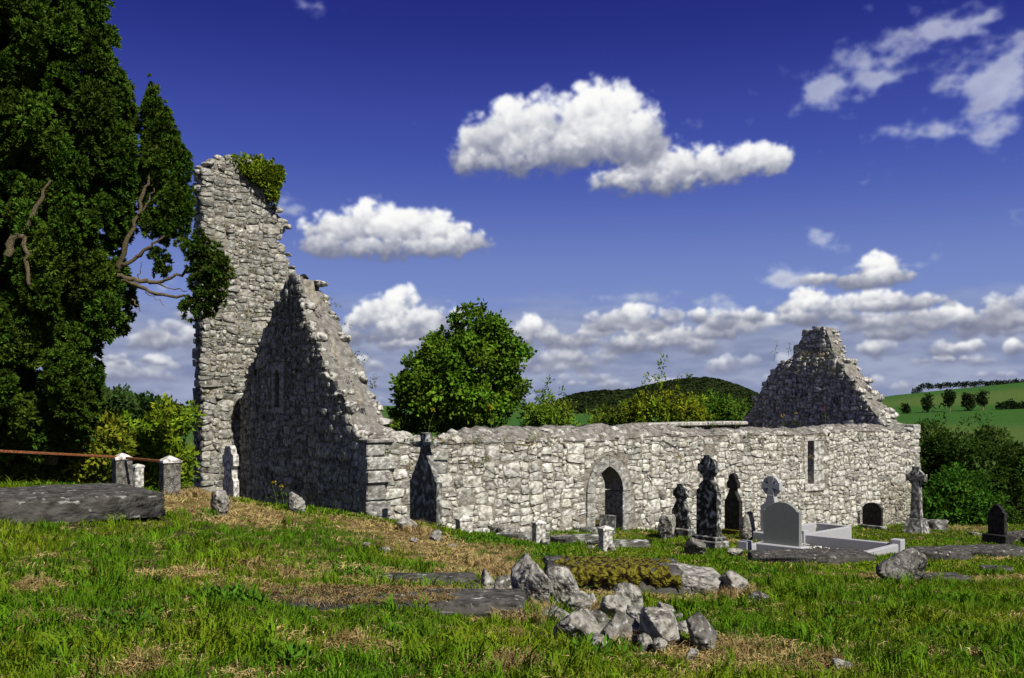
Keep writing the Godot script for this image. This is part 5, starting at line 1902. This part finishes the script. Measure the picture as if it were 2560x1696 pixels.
func shrub(called: String, label: String, cat: String, list: Array, d: float, meshes: Array, per: float, col: Color, vary: float, sd: int, group := "", size := 1.0, deep := 0.8, rad := 0.06) -> Node3D:
	var r := RandomNumberGenerator.new()
	r.seed = sd
	var mid := 0.0
	for q in list:
		mid += q[0] / list.size()
	var foot := at_depth(mid, d)
	var t := thing(called, label, cat, foot, 0.0, group)
	var blobs := px_blobs(list, d, r, deep)
	var c := Vector3.ZERO
	for b in blobs:
		c += b[0] / blobs.size()
	simple_trunk(t, c, rad)
	crown(t, blobs, meshes, M.leaf, per, col, vary, sd, size)
	return t

func lumps(x0: float, x1: float, y0: float, y1: float, rad: float, n: int, sd: int, top = null) -> Array:
	var r := RandomNumberGenerator.new()
	r.seed = sd
	var out := []
	for k in n:
		var x := r.randf_range(x0, x1)
		var yt := y0
		if top != null:
			yt = top.call(x)
		var rr := rad * r.randf_range(0.65, 1.25)
		out.append([x, lerpf(yt + rr * 0.8, y1, pow(r.randf(), 1.1)), rr])
	return out

func ivy(root: Node3D, o: Vector3, u: Vector3, n: Vector3) -> void:
	var poly := PackedVector2Array([Vector2(572, 392), Vector2(605, 394), Vector2(650, 398), Vector2(684, 408), Vector2(700, 426), Vector2(697, 455), Vector2(686, 480), Vector2(684, 514), Vector2(668, 500), Vector2(660, 468), Vector2(640, 458), Vector2(618, 440), Vector2(592, 420)])
	var t := thing("ivy", "thick green ivy hanging over the top of the tall broken wall", "ivy", on_plane(640, 440, o, n))
	var r := RandomNumberGenerator.new()
	r.seed = 55
	var where := []
	var tint := PackedColorArray()
	var k := 0
	while k < 1500:
		var p := Vector2(r.randf_range(570, 702), r.randf_range(388, 518))
		if not Geometry2D.is_point_in_polygon(p, poly):
			continue
		k += 1
		var q := on_plane(p.x, p.y, o, n) + n * r.randf_range(0.04, 0.26) * clampf((p.y - 380) / 60.0, 0.4, 1.0)
		if p.y < 425.0:
			q -= n * r.randf_range(0.0, 0.9)
		where.append(Transform3D(facing((n + Vector3.UP * 0.6 + Vector3(r.randfn(), r.randfn(), r.randfn()) * 0.35).normalized(), r, r.randf_range(0.7, 1.2)), q - t.position))
		var v := r.randf_range(0.75, 1.3)
		tint.append(Color(0.13 * v * r.randf_range(0.9, 1.3), 0.2 * v, 0.014 * v))
	scatter(t, "leaves", leaf_spray(6, 0.1, 0.085, 0.08, 3, 0.6, 0.1), M.leaf, where, tint)
	var mb := MB.new()
	tube(mb, [Vector3(0.2, 0.3, 0.05), Vector3(0.25, 0, 0.1), Vector3(0.35, -0.5, 0.1)], 0.02, 0.01, 5)
	part("stem", mb.mesh(), M.bark, t)

func make_trees() -> void:
	var r := RandomNumberGenerator.new()
	r.seed = 400
	# ---- the old yew
	var puffs := [needle_puff(44, 0.11, 0.013, 1), needle_puff(48, 0.125, 0.013, 2), needle_puff(40, 0.095, 0.013, 3)]
	var yf := at_depth(60, 21.5)
	var yew := thing("yew_tree", "huge dark yew tree with upswept plumes and bare inner limbs", "tree", yf)
	var main := PackedVector2Array([Vector2(-300, -200), Vector2(235, -200), Vector2(270, 0), Vector2(298, 130), Vector2(312, 210), Vector2(332, 250), Vector2(345, 330), Vector2(352, 420), Vector2(345, 520), Vector2(330, 600), Vector2(316, 680), Vector2(335, 735), Vector2(340, 785), Vector2(312, 826), Vector2(262, 846), Vector2(256, 930), Vector2(244, 1010), Vector2(215, 1060), Vector2(150, 1105), Vector2(60, 1125), Vector2(-300, 1150)])
	var spire := PackedVector2Array([Vector2(345, 440), Vector2(350, 340), Vector2(360, 262), Vector2(370, 205), Vector2(380, 158), Vector2(391, 212), Vector2(402, 258), Vector2(412, 248), Vector2(424, 275), Vector2(440, 330), Vector2(472, 378), Vector2(480, 420), Vector2(484, 500), Vector2(474, 575), Vector2(440, 606), Vector2(400, 598), Vector2(350, 570)])
	var arm := PackedVector2Array([Vector2(478, 550), Vector2(505, 590), Vector2(552, 620), Vector2(584, 668), Vector2(572, 720), Vector2(556, 784), Vector2(510, 792), Vector2(468, 806), Vector2(438, 786), Vector2(468, 740), Vector2(474, 690), Vector2(458, 640), Vector2(430, 596)])
	var hang := PackedVector2Array([Vector2(372, 640), Vector2(395, 612), Vector2(428, 640), Vector2(424, 696), Vector2(388, 704)])
	var bl := fill_poly(main, 21.3, 20, 44, 760, 2.0, 2.2, r)
	crown(yew, fill_poly(spire, 20.6, 6, 20, 190, 1.9, 0.7, r), puffs, M.needle, 85.0, Color(0.056, 0.105, 0.01), 0.32, 33, 0.75, 0.9)
	crown(yew, bl, puffs, M.needle, 58.0, Color(0.056, 0.105, 0.01), 0.32, 31, 1.0, 0.8)
	var thin := fill_poly(arm, 20.0, 9, 22, 64, 1.1, 0.4, r)
	thin.append_array(fill_poly(hang, 20.2, 10, 18, 10, 1.2, 0.2, r))
	crown(yew, thin, puffs, M.needle, 52.0, Color(0.045, 0.08, 0.01), 0.25, 32, 0.85, 0.5)
	limb(yew, [[20, 1180], [50, 950], [70, 650], [95, 300], [110, 60]], 21.6, 0.42, 0.14, "trunk")
	limb(yew, [[120, 1160], [140, 980], [180, 820], [240, 730], [300, 690]], 21.2, 0.22, 0.07)
	limb(yew, [[285, 700, 0.2], [318, 610], [345, 535], [362, 470], [380, 415], [392, 360]], 20.25, 0.055, 0.015)
	limb(yew, [[295, 690], [340, 700], [390, 706], [440, 690], [478, 668]], 20.0, 0.055, 0.02)
	limb(yew, [[305, 702], [360, 725], [420, 738], [490, 748]], 20.0, 0.045, 0.02)
	limb(yew, [[298, 668], [338, 642], [375, 616], [410, 590]], 20.0, 0.05, 0.02)
	limb(yew, [[18, 640], [40, 590], [58, 598], [66, 650], [72, 712]], 18.9, 0.07, 0.03)
	limb(yew, [[55, 590], [75, 545], [105, 490], [125, 450]], 19.0, 0.05, 0.03)
	limb(yew, [[330, 750], [345, 765], [352, 778]], 20.0, 0.02, 0.008, "twig")
	limb(yew, [[345, 535], [372, 505], [384, 470]], 20.2, 0.025, 0.008, "twig")
	limb(yew, [[390, 706], [425, 722], [468, 728]], 20.0, 0.018, 0.006, "twig")
	limb(yew, [[360, 725], [380, 742], [412, 764]], 20.0, 0.014, 0.005, "twig")
	limb(yew, [[340, 700], [352, 680], [356, 655]], 20.0, 0.015, 0.005, "twig")
	# ---- broad tree beyond the nave
	var leaves := [leaf_spray(9, 0.22, 0.17, 0.13, 11), leaf_spray(10, 0.24, 0.16, 0.12, 12), leaf_spray(8, 0.2, 0.18, 0.14, 13)]
	var tree := thing("broadleaf_tree", "round-crowned bright green tree standing behind the long wall", "tree", at_depth(1160, 37.0))
	var shape := PackedVector2Array([Vector2(972, 1092), Vector2(968, 1040), Vector2(990, 985), Vector2(985, 955), Vector2(1005, 925), Vector2(1012, 890), Vector2(1050, 878), Vector2(1062, 838), Vector2(1110, 818), Vector2(1118, 795), Vector2(1150, 770), Vector2(1172, 752), Vector2(1190, 766), Vector2(1215, 752), Vector2(1230, 790), Vector2(1252, 790), Vector2(1270, 818), Vector2(1290, 835), Vector2(1308, 862), Vector2(1346, 855), Vector2(1330, 885), Vector2(1305, 915), Vector2(1312, 950), Vector2(1318, 985), Vector2(1300, 1010), Vector2(1290, 1040), Vector2(1260, 1060), Vector2(1270, 1090)])
	crown(tree, fill_poly(shape, 37.0, 12, 36, 230, 0.75, 2.4, r), leaves, M.leaf, 19.0, Color(0.09, 0.18, 0.012), 0.42, 41, 0.88, 0.4)
	limb(tree, [[1165, 1290], [1160, 1050], [1170, 900]], 37.2, 0.22, 0.08, "trunk")
	limb(tree, [[1162, 1090], [1110, 1040], [1080, 960]], 36.4, 0.09, 0.03)
	limb(tree, [[1165, 1070], [1220, 1000], [1260, 930]], 36.6, 0.08, 0.03)
	# ---- shrubs behind the long wall
	var small := [leaf_spray(10, 0.2, 0.12, 0.08, 21), leaf_spray(9, 0.18, 0.13, 0.07, 22)]
	var g := "shrubs behind the long wall"
	shrub("elder_shrub", "light green loose shrub with spindly tips beside the round-crowned tree", "shrub", lumps(1310, 1425, 985, 1090, 22, 26, 5, func(x: float): return 985.0 + absf(x - 1360) * 0.25) + [[1345, 985, 9], [1362, 968, 7], [1374, 958, 6], [1398, 985, 8], [1410, 978, 6]], 40.0, small, 14.0, Color(0.12, 0.19, 0.015), 0.3, 51, g)
	shrub("green_shrub", "olive green low shrub below the wooded hill", "shrub", lumps(1480, 1600, 985, 1080, 24, 26, 6, func(x: float): return 1030.0 - (x - 1480) * 0.3), 42.0, small, 13.0, Color(0.1, 0.155, 0.014), 0.3, 52, g)
	shrub("yellowing_shrub", "tall shrub with yellowing leaves rising against the wooded hill", "shrub", lumps(1590, 1745, 950, 1080, 24, 34, 7, func(x: float): return 965.0 + absf(x - 1660) * 0.35) + [[1655, 935, 10], [1660, 915, 8], [1663, 900, 7], [1672, 918, 7], [1615, 945, 7], [1618, 962, 8], [1690, 940, 8], [1710, 935, 6], [1640, 950, 10]], 41.0, small, 12.0, Color(0.125, 0.17, 0.01), 0.4, 53, g)
	shrub("green_shrub", "dense mid green shrub beside the east gable", "shrub", lumps(1740, 1850, 970, 1080, 24, 30, 8, func(x: float): return 975.0 + absf(x - 1795) * 0.5), 43.0, small, 15.0, Color(0.085, 0.165, 0.014), 0.3, 54, g)
	# ---- thicket to the right of the church
	g = "thicket beyond the church"
	var bush := [leaf_spray(12, 0.26, 0.12, 0.06, 31), leaf_spray(12, 0.24, 0.13, 0.055, 32)]
	shrub("thicket_shrub", "dark rangy shrub with drooping sprays at the end of the long wall", "shrub", lumps(2240, 2380, 1030, 1290, 32, 46, 9, func(x: float): return 1055.0 + absf(x - 2330) * 0.15) + [[2340, 1045, 10], [2350, 1030, 8]], 38.5, bush, 11.0, Color(0.036, 0.074, 0.009), 0.4, 61, g)
	shrub("thicket_shrub", "tall dark shrub with arching tips against the green hill", "shrub", lumps(2370, 2500, 1060, 1300, 32, 44, 10, func(x: float): return 1085.0 - (x - 2370) * 0.1) + [[2420, 1060, 10], [2432, 1045, 8], [2452, 1052, 9], [2466, 1042, 7], [2480, 1085, 9]], 37.0, bush, 11.0, Color(0.036, 0.074, 0.009), 0.4, 62, g)
	shrub("thicket_shrub", "dark evergreen shrub behind the lone black headstone", "shrub", lumps(2490, 2640, 1090, 1310, 34, 46, 11, func(x: float): return 1110.0 - (x - 2490) * 0.1), 35.5, bush, 11.0, Color(0.036, 0.074, 0.009), 0.4, 63, g)
	shrub("laurel_bush", "rounded glossy green bush in front of the dark thicket", "shrub", lumps(2325, 2490, 1160, 1305, 30, 50, 12, func(x: float): return 1165.0 + pow(absf(x - 2400) / 90.0, 2.0) * 70.0), 34.5, small, 15.0, Color(0.042, 0.11, 0.01), 0.4, 64, g, 0.9)
	# ---- hedge behind the railing
	g = "hedge behind the railing"
	shrub("hedge_shrub", "variegated yellow-green shrub low under the yew", "shrub", lumps(-60, 140, 1120, 1225, 28, 40, 13), 21.8, small, 17.0, Color(0.11, 0.14, 0.013), 0.45, 71, g)
	shrub("hedge_shrub", "yellow-leaved shrub beside the yew's skirts", "shrub", lumps(130, 290, 1060, 1225, 28, 48, 14, func(x: float): return 1130.0 - (x - 130) * 0.6), 22.0, small, 17.0, Color(0.14, 0.17, 0.013), 0.4, 72, g)
	shrub("hedge_shrub", "layered green shrub between the yew and the tall wall", "shrub", lumps(270, 420, 1010, 1225, 30, 56, 15, func(x: float): return 1035.0 - (x - 270) * 0.05), 23.4, small, 17.0, Color(0.135, 0.205, 0.012), 0.35, 73, g)
	shrub("hedge_shrub", "bright green shrub touching the tall wall", "shrub", lumps(395, 468, 985, 1225, 24, 46, 16, func(x: float): return 1010.0 - (x - 400) * 0.5), 23.8, small, 17.0, Color(0.145, 0.22, 0.012), 0.35, 74, g)
	shrub("far_tree", "dark green treetop far behind the hedge", "tree", lumps(235, 330, 975, 1040, 20, 22, 17), 72.0, [leaf_spray(12, 0.5, 0.35, 0.25, 35)], 4.5, Color(0.03, 0.06, 0.014), 0.25, 75, "", 1.0, 2.0, 0.2)
	shrub("far_tree", "sloping dark treetop behind the bright hedge", "tree", lumps(320, 420, 990, 1045, 18, 20, 18, func(x: float): return 985.0 + (x - 320) * 0.3), 75.0, [leaf_spray(12, 0.5, 0.35, 0.25, 36)], 4.5, Color(0.03, 0.065, 0.014), 0.25, 76, "", 1.0, 2.0, 0.2)
	# ---- wooded hill
	var ridge := PackedVector2Array([Vector2(1370, 1034), Vector2(1415, 1012), Vector2(1450, 1002), Vector2(1500, 996), Vector2(1570, 994), Vector2(1640, 978), Vector2(1700, 968), Vector2(1760, 963), Vector2(1800, 968), Vector2(1850, 986), Vector2(1895, 1006), Vector2(1960, 1030)])
	var hb := MB.new()
	mb_hill(hb, ridge)
	var hill := part("wooded_hill", hb.mesh(), M.earth, self)
	hill.set_meta("kind", "structure")
	hill.set_meta("label", "rounded hill beyond the fields, covered in dark wood")
	var where := []
	var tint := PackedColorArray()
	for k in 2600:
		var px := r.randf_range(1385, 1955)
		var v := r.randf()
		var p := hill_pt(ridge, px, v)
		var s := r.randf_range(0.75, 1.25)
		where.append(Transform3D(facing(Vector3(r.randfn() * 0.1, 1, r.randfn() * 0.1).normalized(), r, s), p + Vector3.UP * 1.0))
		var q := r.randf_range(0.75, 1.3)
		tint.append(Color(0.02 * q * r.randf_range(0.9, 1.25), 0.034 * q, 0.009 * q))
	var wood := scatter(self, "hill_wood", crown_lump(5.2, 210, 61), M.leaf, where, tint)
	wood.set_meta("label", "dark wood covering the rounded hill beyond the fields")
	wood.set_meta("category", "wood")
	# ---- trees and hedges on the green hill
	var big := [leaf_spray(14, 1.2, 0.8, 0.6, 65)]
	g = "trees along the field boundary"
	for q in [[2317, 1012, 10, 28, "slim dark field tree low on the green hill, standing next to the gable"], [2374, 1002, 12, 24, "round-headed field tree next along the boundary"], [2421, 998, 15, 30, "largest oval field tree on the boundary"], [2456, 996, 12, 24, "oval field tree beside the dark hedge"], [2263, 1024, 9, 12, "small bush tree peeping over the gable foot"]]:
		var d := 262.0
		var list := []
		for k in 9:
			list.append([q[0] + r.randf_range(-0.3, 0.3) * q[2], q[1] + r.randf_range(-0.75, 0.5) * q[3], q[2] * 0.62])
		var t2 := shrub("field_tree", q[4], "tree", list, d, big, 0.9, Color(0.022, 0.042, 0.012), 0.2, 80 + int(q[0]), g, 0.75, 0.8, 0.25)
		t2.set_meta("kind", "thing")
	var hedge := []
	for k in 46:
		hedge.append([r.randf_range(2492, 2700), 0, 10.0])
		hedge[k][1] = 1022.0 - (hedge[k][0] - 2492) * 0.06 + r.randf_range(-5, 5)
	shrub("field_hedge", "dark clipped hedge crossing the green hill", "hedge", hedge, 262.0, big, 0.9, Color(0.018, 0.032, 0.01), 0.2, 91, "", 0.7, 0.8, 0.2)
	hedge = []
	for k in 80:
		var x := 2300.0 + k * 4.6
		hedge.append([x, 966.5 - (x - 2300) * 0.042 + r.randf_range(-1.5, 1.5), 4.5])
	for q in [[2292, 978, 6], [2284, 979, 5], [2298, 977, 6]]:
		hedge.append(q)
	shrub("ridge_hedge", "thin dark hedge along the crest of the green hill", "hedge", hedge, 432.0, big, 0.9, Color(0.02, 0.035, 0.012), 0.2, 92, "", 0.7, 0.8, 0.2)

func hill_pt(ridge: PackedVector2Array, px: float, v: float) -> Vector3:
	var d := lerpf(760.0, 960.0, v)
	var x := (px - CX) / F * d
	var top := (HY - level_at(ridge, px)) / F * 960.0
	return Vector3(x, EYE + lerpf(-6.0, top, sin(v * PI * 0.5)), -d)

func mb_hill(mb: MB, ridge: PackedVector2Array) -> void:
	mb.col = Color(0.03, 0.045, 0.012)
	sheet(mb, 60, 14, func(a: float, b: float) -> Vector3:
		if b > 0.75:
			var e := hill_pt(ridge, lerpf(1375, 1965, a), 1.0)
			return e + Vector3(0, -30.0 * (b - 0.75) * 4.0, -150.0 * (b - 0.75) * 4.0)
		return hill_pt(ridge, lerpf(1375, 1965, a), b / 0.75))

func crown_lump(rad: float, n: int, sd: int) -> ArrayMesh:
	# a far treetop: leaf-clump faces over a lumpy dome
	var r := RandomNumberGenerator.new()
	r.seed = sd
	var mb := MB.new()
	for k in n:
		var d := Vector3(r.randfn(), r.randfn() * 0.8 + 0.5, r.randfn()).normalized()
		var p := d * rad * (1.0 + nz.get_noise_3d(d.x * 1.6, d.y * 1.6, d.z * 1.6) * 0.5)
		var x := d.cross(Vector3(r.randfn(), r.randfn(), r.randfn())).normalized()
		var y := x.cross(d)
		var s := rad * r.randf_range(0.12, 0.24)
		var t := r.randf_range(0.7, 1.3)
		mb.col = Color(t, t, t)
		mb.face([p - x * s, p + y * s + d * s * 0.4, p + x * s, p - y * s], d)
	return mb.mesh()

# ------------------------------------------------------------------ wild flowers and ferns on the walls
func make_weeds() -> void:
	var r := RandomNumberGenerator.new()
	r.seed = 900
	var N := -B
	var W := -A
	for q in [[1935, 893, 25.0, 36.6, "ragwort with a single nodding head on the east gable's edge", 0.5], [1972, 880, 16.0, 36.6, "small leafy weed beside the east gable's ledge", 0.25], [1786, 1072, 14.0, 28.6, "yellow ragwort on the wall top before the far coping", 0.3], [1962, 1068, 14.0, 30.2, "yellow ragwort on the wall top before the east gable", 0.3], [2065, 1060, 20.0, 32.0, "reddish dock stalk on the wall top", 0.4], [1990, 1068, 18.0, 30.6, "tall yellow-headed weed on the wall top near the slit window", 0.35], [1067, 1090, 22.0, 22.6, "pale flowered weed behind the cross-topped headstone", 0.5], [1228, 1066, 22.0, 24.0, "yellow stalk standing on the capped wall before the tree", 0.4], [695, 1275, 24.0, 21.5, "thin seeding weed at the foot of the gable", 0.5], [712, 1272, 20.0, 21.4, "second thin weed at the foot of the gable", 0.4]]:
		var p := P(q[0], q[1], q[3])
		var t := thing("weed", q[4], "weed", p)
		var h: float = q[5] * 1.2
		var st := MB.new()
		st.col = Color(0.08, 0.11, 0.03)
		var lean := Vector3(r.randf_range(-0.25, 0.25), 1, r.randf_range(-0.1, 0.1))
		tube(st, [Vector3(0, -0.15, 0), lean * h * 0.5, lean * h + Vector3(lean.x * 0.2, 0, 0)], 0.009, 0.005, 5)
		part("stalk", st.mesh(), M.leaf, t)
		var lf := leaf_spray(16, h * 0.35, 0.1, 0.03, int(q[0]), 0.2)
		var l := part("leaves", lf, tinted(0.06, 0.1, 0.015), t)
		l.position = lean * h * 0.35
		var fl := leaf_spray(18, 0.06, 0.035, 0.03, int(q[0]) + 1, 0.6)
		var red: bool = q[0] == 2065
		var f := part("flower_head", fl, tinted(0.2, 0.07, 0.03) if red else tinted(0.4, 0.3, 0.02), t)
		f.position = lean * h
		if red:
			f.scale = Vector3(0.6, 3.0, 0.6)
	# ferns and moss in the joints
	var where := []
	var tint := PackedColorArray()
	for k in 260:
		var p: Vector3
		var out := N
		var roll := r.randf()
		if roll < 0.4:
			var s := r.randf_range(0.5, 21.0)
			p = on_plane(lerpf(960, 2280, r.randf()), 1090 + pow(r.randf(), 2.0) * 90, C0, N)
		elif roll < 0.65:
			p = on_plane(r.randf_range(500, 690), r.randf_range(560, 1180), C0 + B * 8.06, N)
		elif roll < 0.85:
			var c: Array = [[760, 730], [770, 790], [790, 840], [815, 905], [845, 960], [870, 1010], [900, 1070], [820, 760], [850, 830], [900, 900], [920, 960]][r.randi() % 11]
			p = on_plane(c[0] + r.randf_range(-12, 25), c[1] + r.randf_range(-12, 12), C0 + A * 0.4, W)
			out = Vector3.UP
		else:
			p = on_plane(r.randf_range(1990, 2110), r.randf_range(872, 900) if r.randf() < 0.6 else r.randf_range(900, 960), C0 + A * 20.6, W)
			out = W + Vector3.UP
		where.append(Transform3D(facing((out + Vector3.UP * 0.3 + Vector3(r.randfn(), r.randfn(), r.randfn()) * 0.3).normalized(), r, r.randf_range(0.5, 1.1)), p + out.normalized() * 0.05))
		var v := r.randf_range(0.7, 1.2)
		tint.append(Color(0.09 * v, 0.12 * v, 0.015 * v) if r.randf() < 0.65 else Color(0.2 * v, 0.15 * v, 0.03 * v))
	var o := scatter(self, "wall_fern", leaf_spray(14, 0.1, 0.08, 0.025, 44, 0.5), M.leaf, where, tint)
	o.set_meta("label", "small ferns and dry tufts growing in the joints of the ruin")
	o.set_meta("category", "ferns")

func tinted(r_: float, g_: float, b_: float) -> StandardMaterial3D:
	var m := plant_mat(0.3)
	m.albedo_color = lin(r_, g_, b_)
	return m

# ------------------------------------------------------------------ grass
func tuft(n: int, spread: float, h0: float, h1: float, wd: float, lean: float, sd: int) -> ArrayMesh:
	var r := RandomNumberGenerator.new()
	r.seed = sd
	var mb := MB.new()
	for k in n:
		var a := r.randf() * TAU
		var o := Vector3(cos(a), 0, sin(a)) * spread * sqrt(r.randf())
		var d := Vector3(r.randfn() * lean, 1.0, r.randfn() * lean).normalized()
		var h := r.randf_range(h0, h1)
		var side := d.cross(Vector3(r.randfn(), 0.2, r.randfn())).normalized() * wd * r.randf_range(0.7, 1.3)
		var bend := Vector3(r.randfn(), -0.6, r.randfn()) * h * 0.28
		var mid := o + d * h * 0.55
		var tip := o + d * h + bend
		var t := r.randf_range(0.7, 1.3)
		mb.col = Color(t * r.randf_range(0.85, 1.25), t, t * r.randf_range(0.8, 1.2))
		var nn := side.cross(d).normalized()
		if nn.y < 0:
			nn = -nn
		nn = (nn + Vector3.UP * 0.5).normalized()
		o.y -= 0.03
		mb.face([o - side, o + side, mid + side * 0.8, mid - side * 0.8], nn)
		mb.face([mid - side * 0.8, mid + side * 0.8, tip], nn)
	return mb.mesh()

func blocked(x: float, z: float) -> bool:
	for q in keep_out:
		var dx: float = x - q[0]
		var dz: float = z - q[1]
		if dx * dx + dz * dz < q[2] * q[2]:
			return true
	for s in slab_out:
		var p: Vector2 = Vector2(x, z) - s[0]
		if p.length_squared() < 12.0 and Geometry2D.is_point_in_polygon(p, PackedVector2Array(s[1])):
			return true
	var c := Vector3(x, 0, z) - C0
	var s1 := c.dot(A)
	var s2 := c.dot(B)
	return s1 > -0.05 and s1 < 23.0 and s2 > -0.05 and s2 < 9.2

func make_grass() -> void:
	var r := RandomNumberGenerator.new()
	r.seed = 321
	var kinds := {
		"green": [tuft(28, 0.075, 0.03, 0.085, 0.0031, 0.45, 1), tuft(28, 0.08, 0.025, 0.075, 0.0031, 0.55, 2), tuft(26, 0.07, 0.04, 0.115, 0.0033, 0.4, 3)],
		"straw": [tuft(22, 0.09, 0.04, 0.1, 0.0035, 1.8, 4), tuft(22, 0.1, 0.03, 0.09, 0.0035, 2.6, 5)],
		"long": [tuft(16, 0.055, 0.09, 0.2, 0.0042, 0.32, 6)],
		"coarse": [tuft(18, 0.13, 0.04, 0.11, 0.007, 0.45, 7), tuft(18, 0.14, 0.04, 0.1, 0.007, 0.6, 8)],
		"broadleaf": [leaf_spray(13, 0.07, 0.07, 0.032, 71, 0.9, 0.1)],
		"coarse_straw": [tuft(18, 0.15, 0.04, 0.1, 0.006, 1.8, 9)],
	}
	var where := {}
	var tint := {}
	for k in kinds:
		for q in kinds[k].size():
			where[[k, q]] = []
			tint[[k, q]] = PackedColorArray()
	var bands := [[4.9, 8.0, 230.0], [8.0, 12.0, 190.0], [12.0, 18.0, 110.0], [18.0, 26.0, 55.0], [26.0, 40.0, 26.0]]
	for b in bands:
		var n := int(0.58 * (b[1] * b[1] - b[0] * b[0]) * b[2])
		for k in n:
			var d := sqrt(r.randf_range(b[0] * b[0], b[1] * b[1]))
			var x := r.randf_range(-0.58, 0.58) * d
			var z := -d
			var dry := dryness(x, z)
			if dry > 0.95 and r.randf() < 0.25:
				continue
			if blocked(x, z):
				continue
			var straw := r.randf() < dry * 0.95
			var kind := "straw" if straw else "green"
			if d > 16.0:
				kind = "coarse_straw" if straw else "coarse"
			var lush := nz2.get_noise_2d(x * 0.7 + 31, z * 0.7)
			if not straw and d < 16.0 and r.randf() < 0.05 + 0.12 * smoothstep(0.0, 0.4, lush):
				kind = "long"
			var q: int = r.randi() % kinds[kind].size()
			var s := r.randf_range(0.65, 1.1) * (1.0 + 0.5 * smoothstep(-0.1, 0.5, lush)) * (0.8 if dry > 0.5 and not straw else 1.0)
			var tilt := Vector3(r.randfn() * 0.12, 1, r.randfn() * 0.12).normalized()
			where[[kind, q]].append(Transform3D(facing(tilt, r, s), Vector3(x, gh(x, z), z)))
			var v := r.randf_range(0.75, 1.25)
			if straw:
				var w := r.randf()
				tint[[kind, q]].append(Color(0.48, 0.375, 0.16).lerp(Color(0.24, 0.19, 0.065), w) * v)
			else:
				var yellow := clampf(0.3 + nz2.get_noise_2d(x * 0.35 - 9, z * 0.35) * 1.1 + r.randf_range(-0.25, 0.25), 0.0, 1.0)
				tint[[kind, q]].append(Color(0.072, 0.165, 0.006).lerp(Color(0.15, 0.205, 0.01), yellow) * v)
	# broad-leaved weeds, singly and in clumps
	for q in [[560, 1505, 26], [590, 1500, 16], [1225, 1352, 34], [1250, 1362, 22], [1395, 1405, 22], [1350, 1398, 20], [880, 1440, 14], [300, 1560, 14], [1010, 1600, 14], [1480, 1640, 12], [2100, 1560, 14], [2350, 1600, 12], [1900, 1440, 12], [150, 1640, 14], [760, 1650, 14], [1180, 1360, 16], [520, 1290, 10]]:
		var c := gp(q[0], q[1])
		for k in q[2]:
			var x := c.x + r.randfn() * 0.16
			var z := c.z + r.randfn() * 0.16
			if blocked(x, z):
				continue
			where[["broadleaf", 0]].append(Transform3D(facing(Vector3(r.randfn() * 0.15, 1, r.randfn() * 0.15).normalized(), r, r.randf_range(0.6, 1.15)), Vector3(x, gh(x, z) + 0.03, z)))
			tint[["broadleaf", 0]].append(Color(0.07, 0.16, 0.012) * r.randf_range(0.7, 1.25))
	# lumps of mown hay
	for q in [[1290, 1672, 70, 0.12], [870, 1612, 40, 0.1], [80, 1470, 50, 0.13], [60, 1560, 30, 0.1], [1280, 1600, 20, 0.08], [700, 1440, 60, 0.2], [620, 1420, 40, 0.15], [1930, 1412, 50, 0.22], [2020, 1424, 30, 0.18], [350, 1680, 30, 0.1], [880, 1500, 60, 0.25], [1830, 1645, 70, 0.25], [2050, 1668, 40, 0.16], [1255, 1378, 60, 0.4]]:
		var c := gp(q[0], q[1])
		for k in q[2]:
			var off: Vector2 = Vector2(r.randfn(), r.randfn()) * float(q[3])
			var up: float = 0.07 * exp(-off.length_squared() / (q[3] * q[3]))
			var s := r.randi() % 2
			where[["straw", s]].append(Transform3D(facing(Vector3(r.randfn() * 0.5, 1, r.randfn() * 0.5).normalized(), r, r.randf_range(0.6, 1.1)), Vector3(c.x + off.x, gh(c.x + off.x, c.z + off.y) + up, c.z + off.y)))
			tint[["straw", s]].append(Color(0.36, 0.275, 0.11).lerp(Color(0.17, 0.125, 0.045), r.randf()) * r.randf_range(0.7, 1.1))
	# long dry stalks among the boulders
	for q in [[1318, 1540, 60], [1300, 1560, 50], [1490, 1540, 40], [1380, 1500, 30], [1600, 1610, 30], [1260, 1440, 60], [1220, 1420, 60], [480, 1240, 90], [1040, 1330, 50], [1060, 1320, 30], [1850, 1490, 40]]:
		var c := gp(q[0], q[1])
		for k in q[2]:
			var x := c.x + r.randfn() * 0.14
			var z := c.z + r.randfn() * 0.14
			where[["long", 0]].append(Transform3D(facing(Vector3(r.randfn() * 0.2, 1, r.randfn() * 0.2).normalized(), r, r.randf_range(0.6, 1.1)), Vector3(x, gh(x, z), z)))
			tint[["long", 0]].append(Color(0.36, 0.265, 0.12) * r.randf_range(0.7, 1.15))
	# straw and dead moss lying on the half-buried slab
	for k in 620:
		var x := -2.55 + 2.0 * pow(r.randf(), 0.9)
		var z := -8.52 - r.randf() * 0.78
		var q := r.randi() % 2
		where[["straw", q]].append(Transform3D(facing(Vector3(r.randfn() * 0.15, 1, r.randfn() * 0.15).normalized(), r, r.randf_range(0.5, 0.9)), Vector3(x, EYE - 1.735, z)))
		tint[["straw", q]].append((Color(0.3, 0.22, 0.09) if r.randf() < 0.7 else Color(0.05, 0.035, 0.015)) * r.randf_range(0.6, 1.15))
	var lawn := Node3D.new()
	lawn.name = "turf"
	add_child(lawn)
	lawn.set_meta("kind", "stuff")
	lawn.set_meta("label", "rough green graveyard grass with patches of dry straw")
	lawn.set_meta("category", "grass")
	for k in kinds:
		for q in kinds[k].size():
			if where[[k, q]].size():
				scatter(lawn, "grass", kinds[k][q], M.blade if k in ["green", "coarse", "broadleaf"] else M.straw, where[[k, q]], tint[[k, q]])
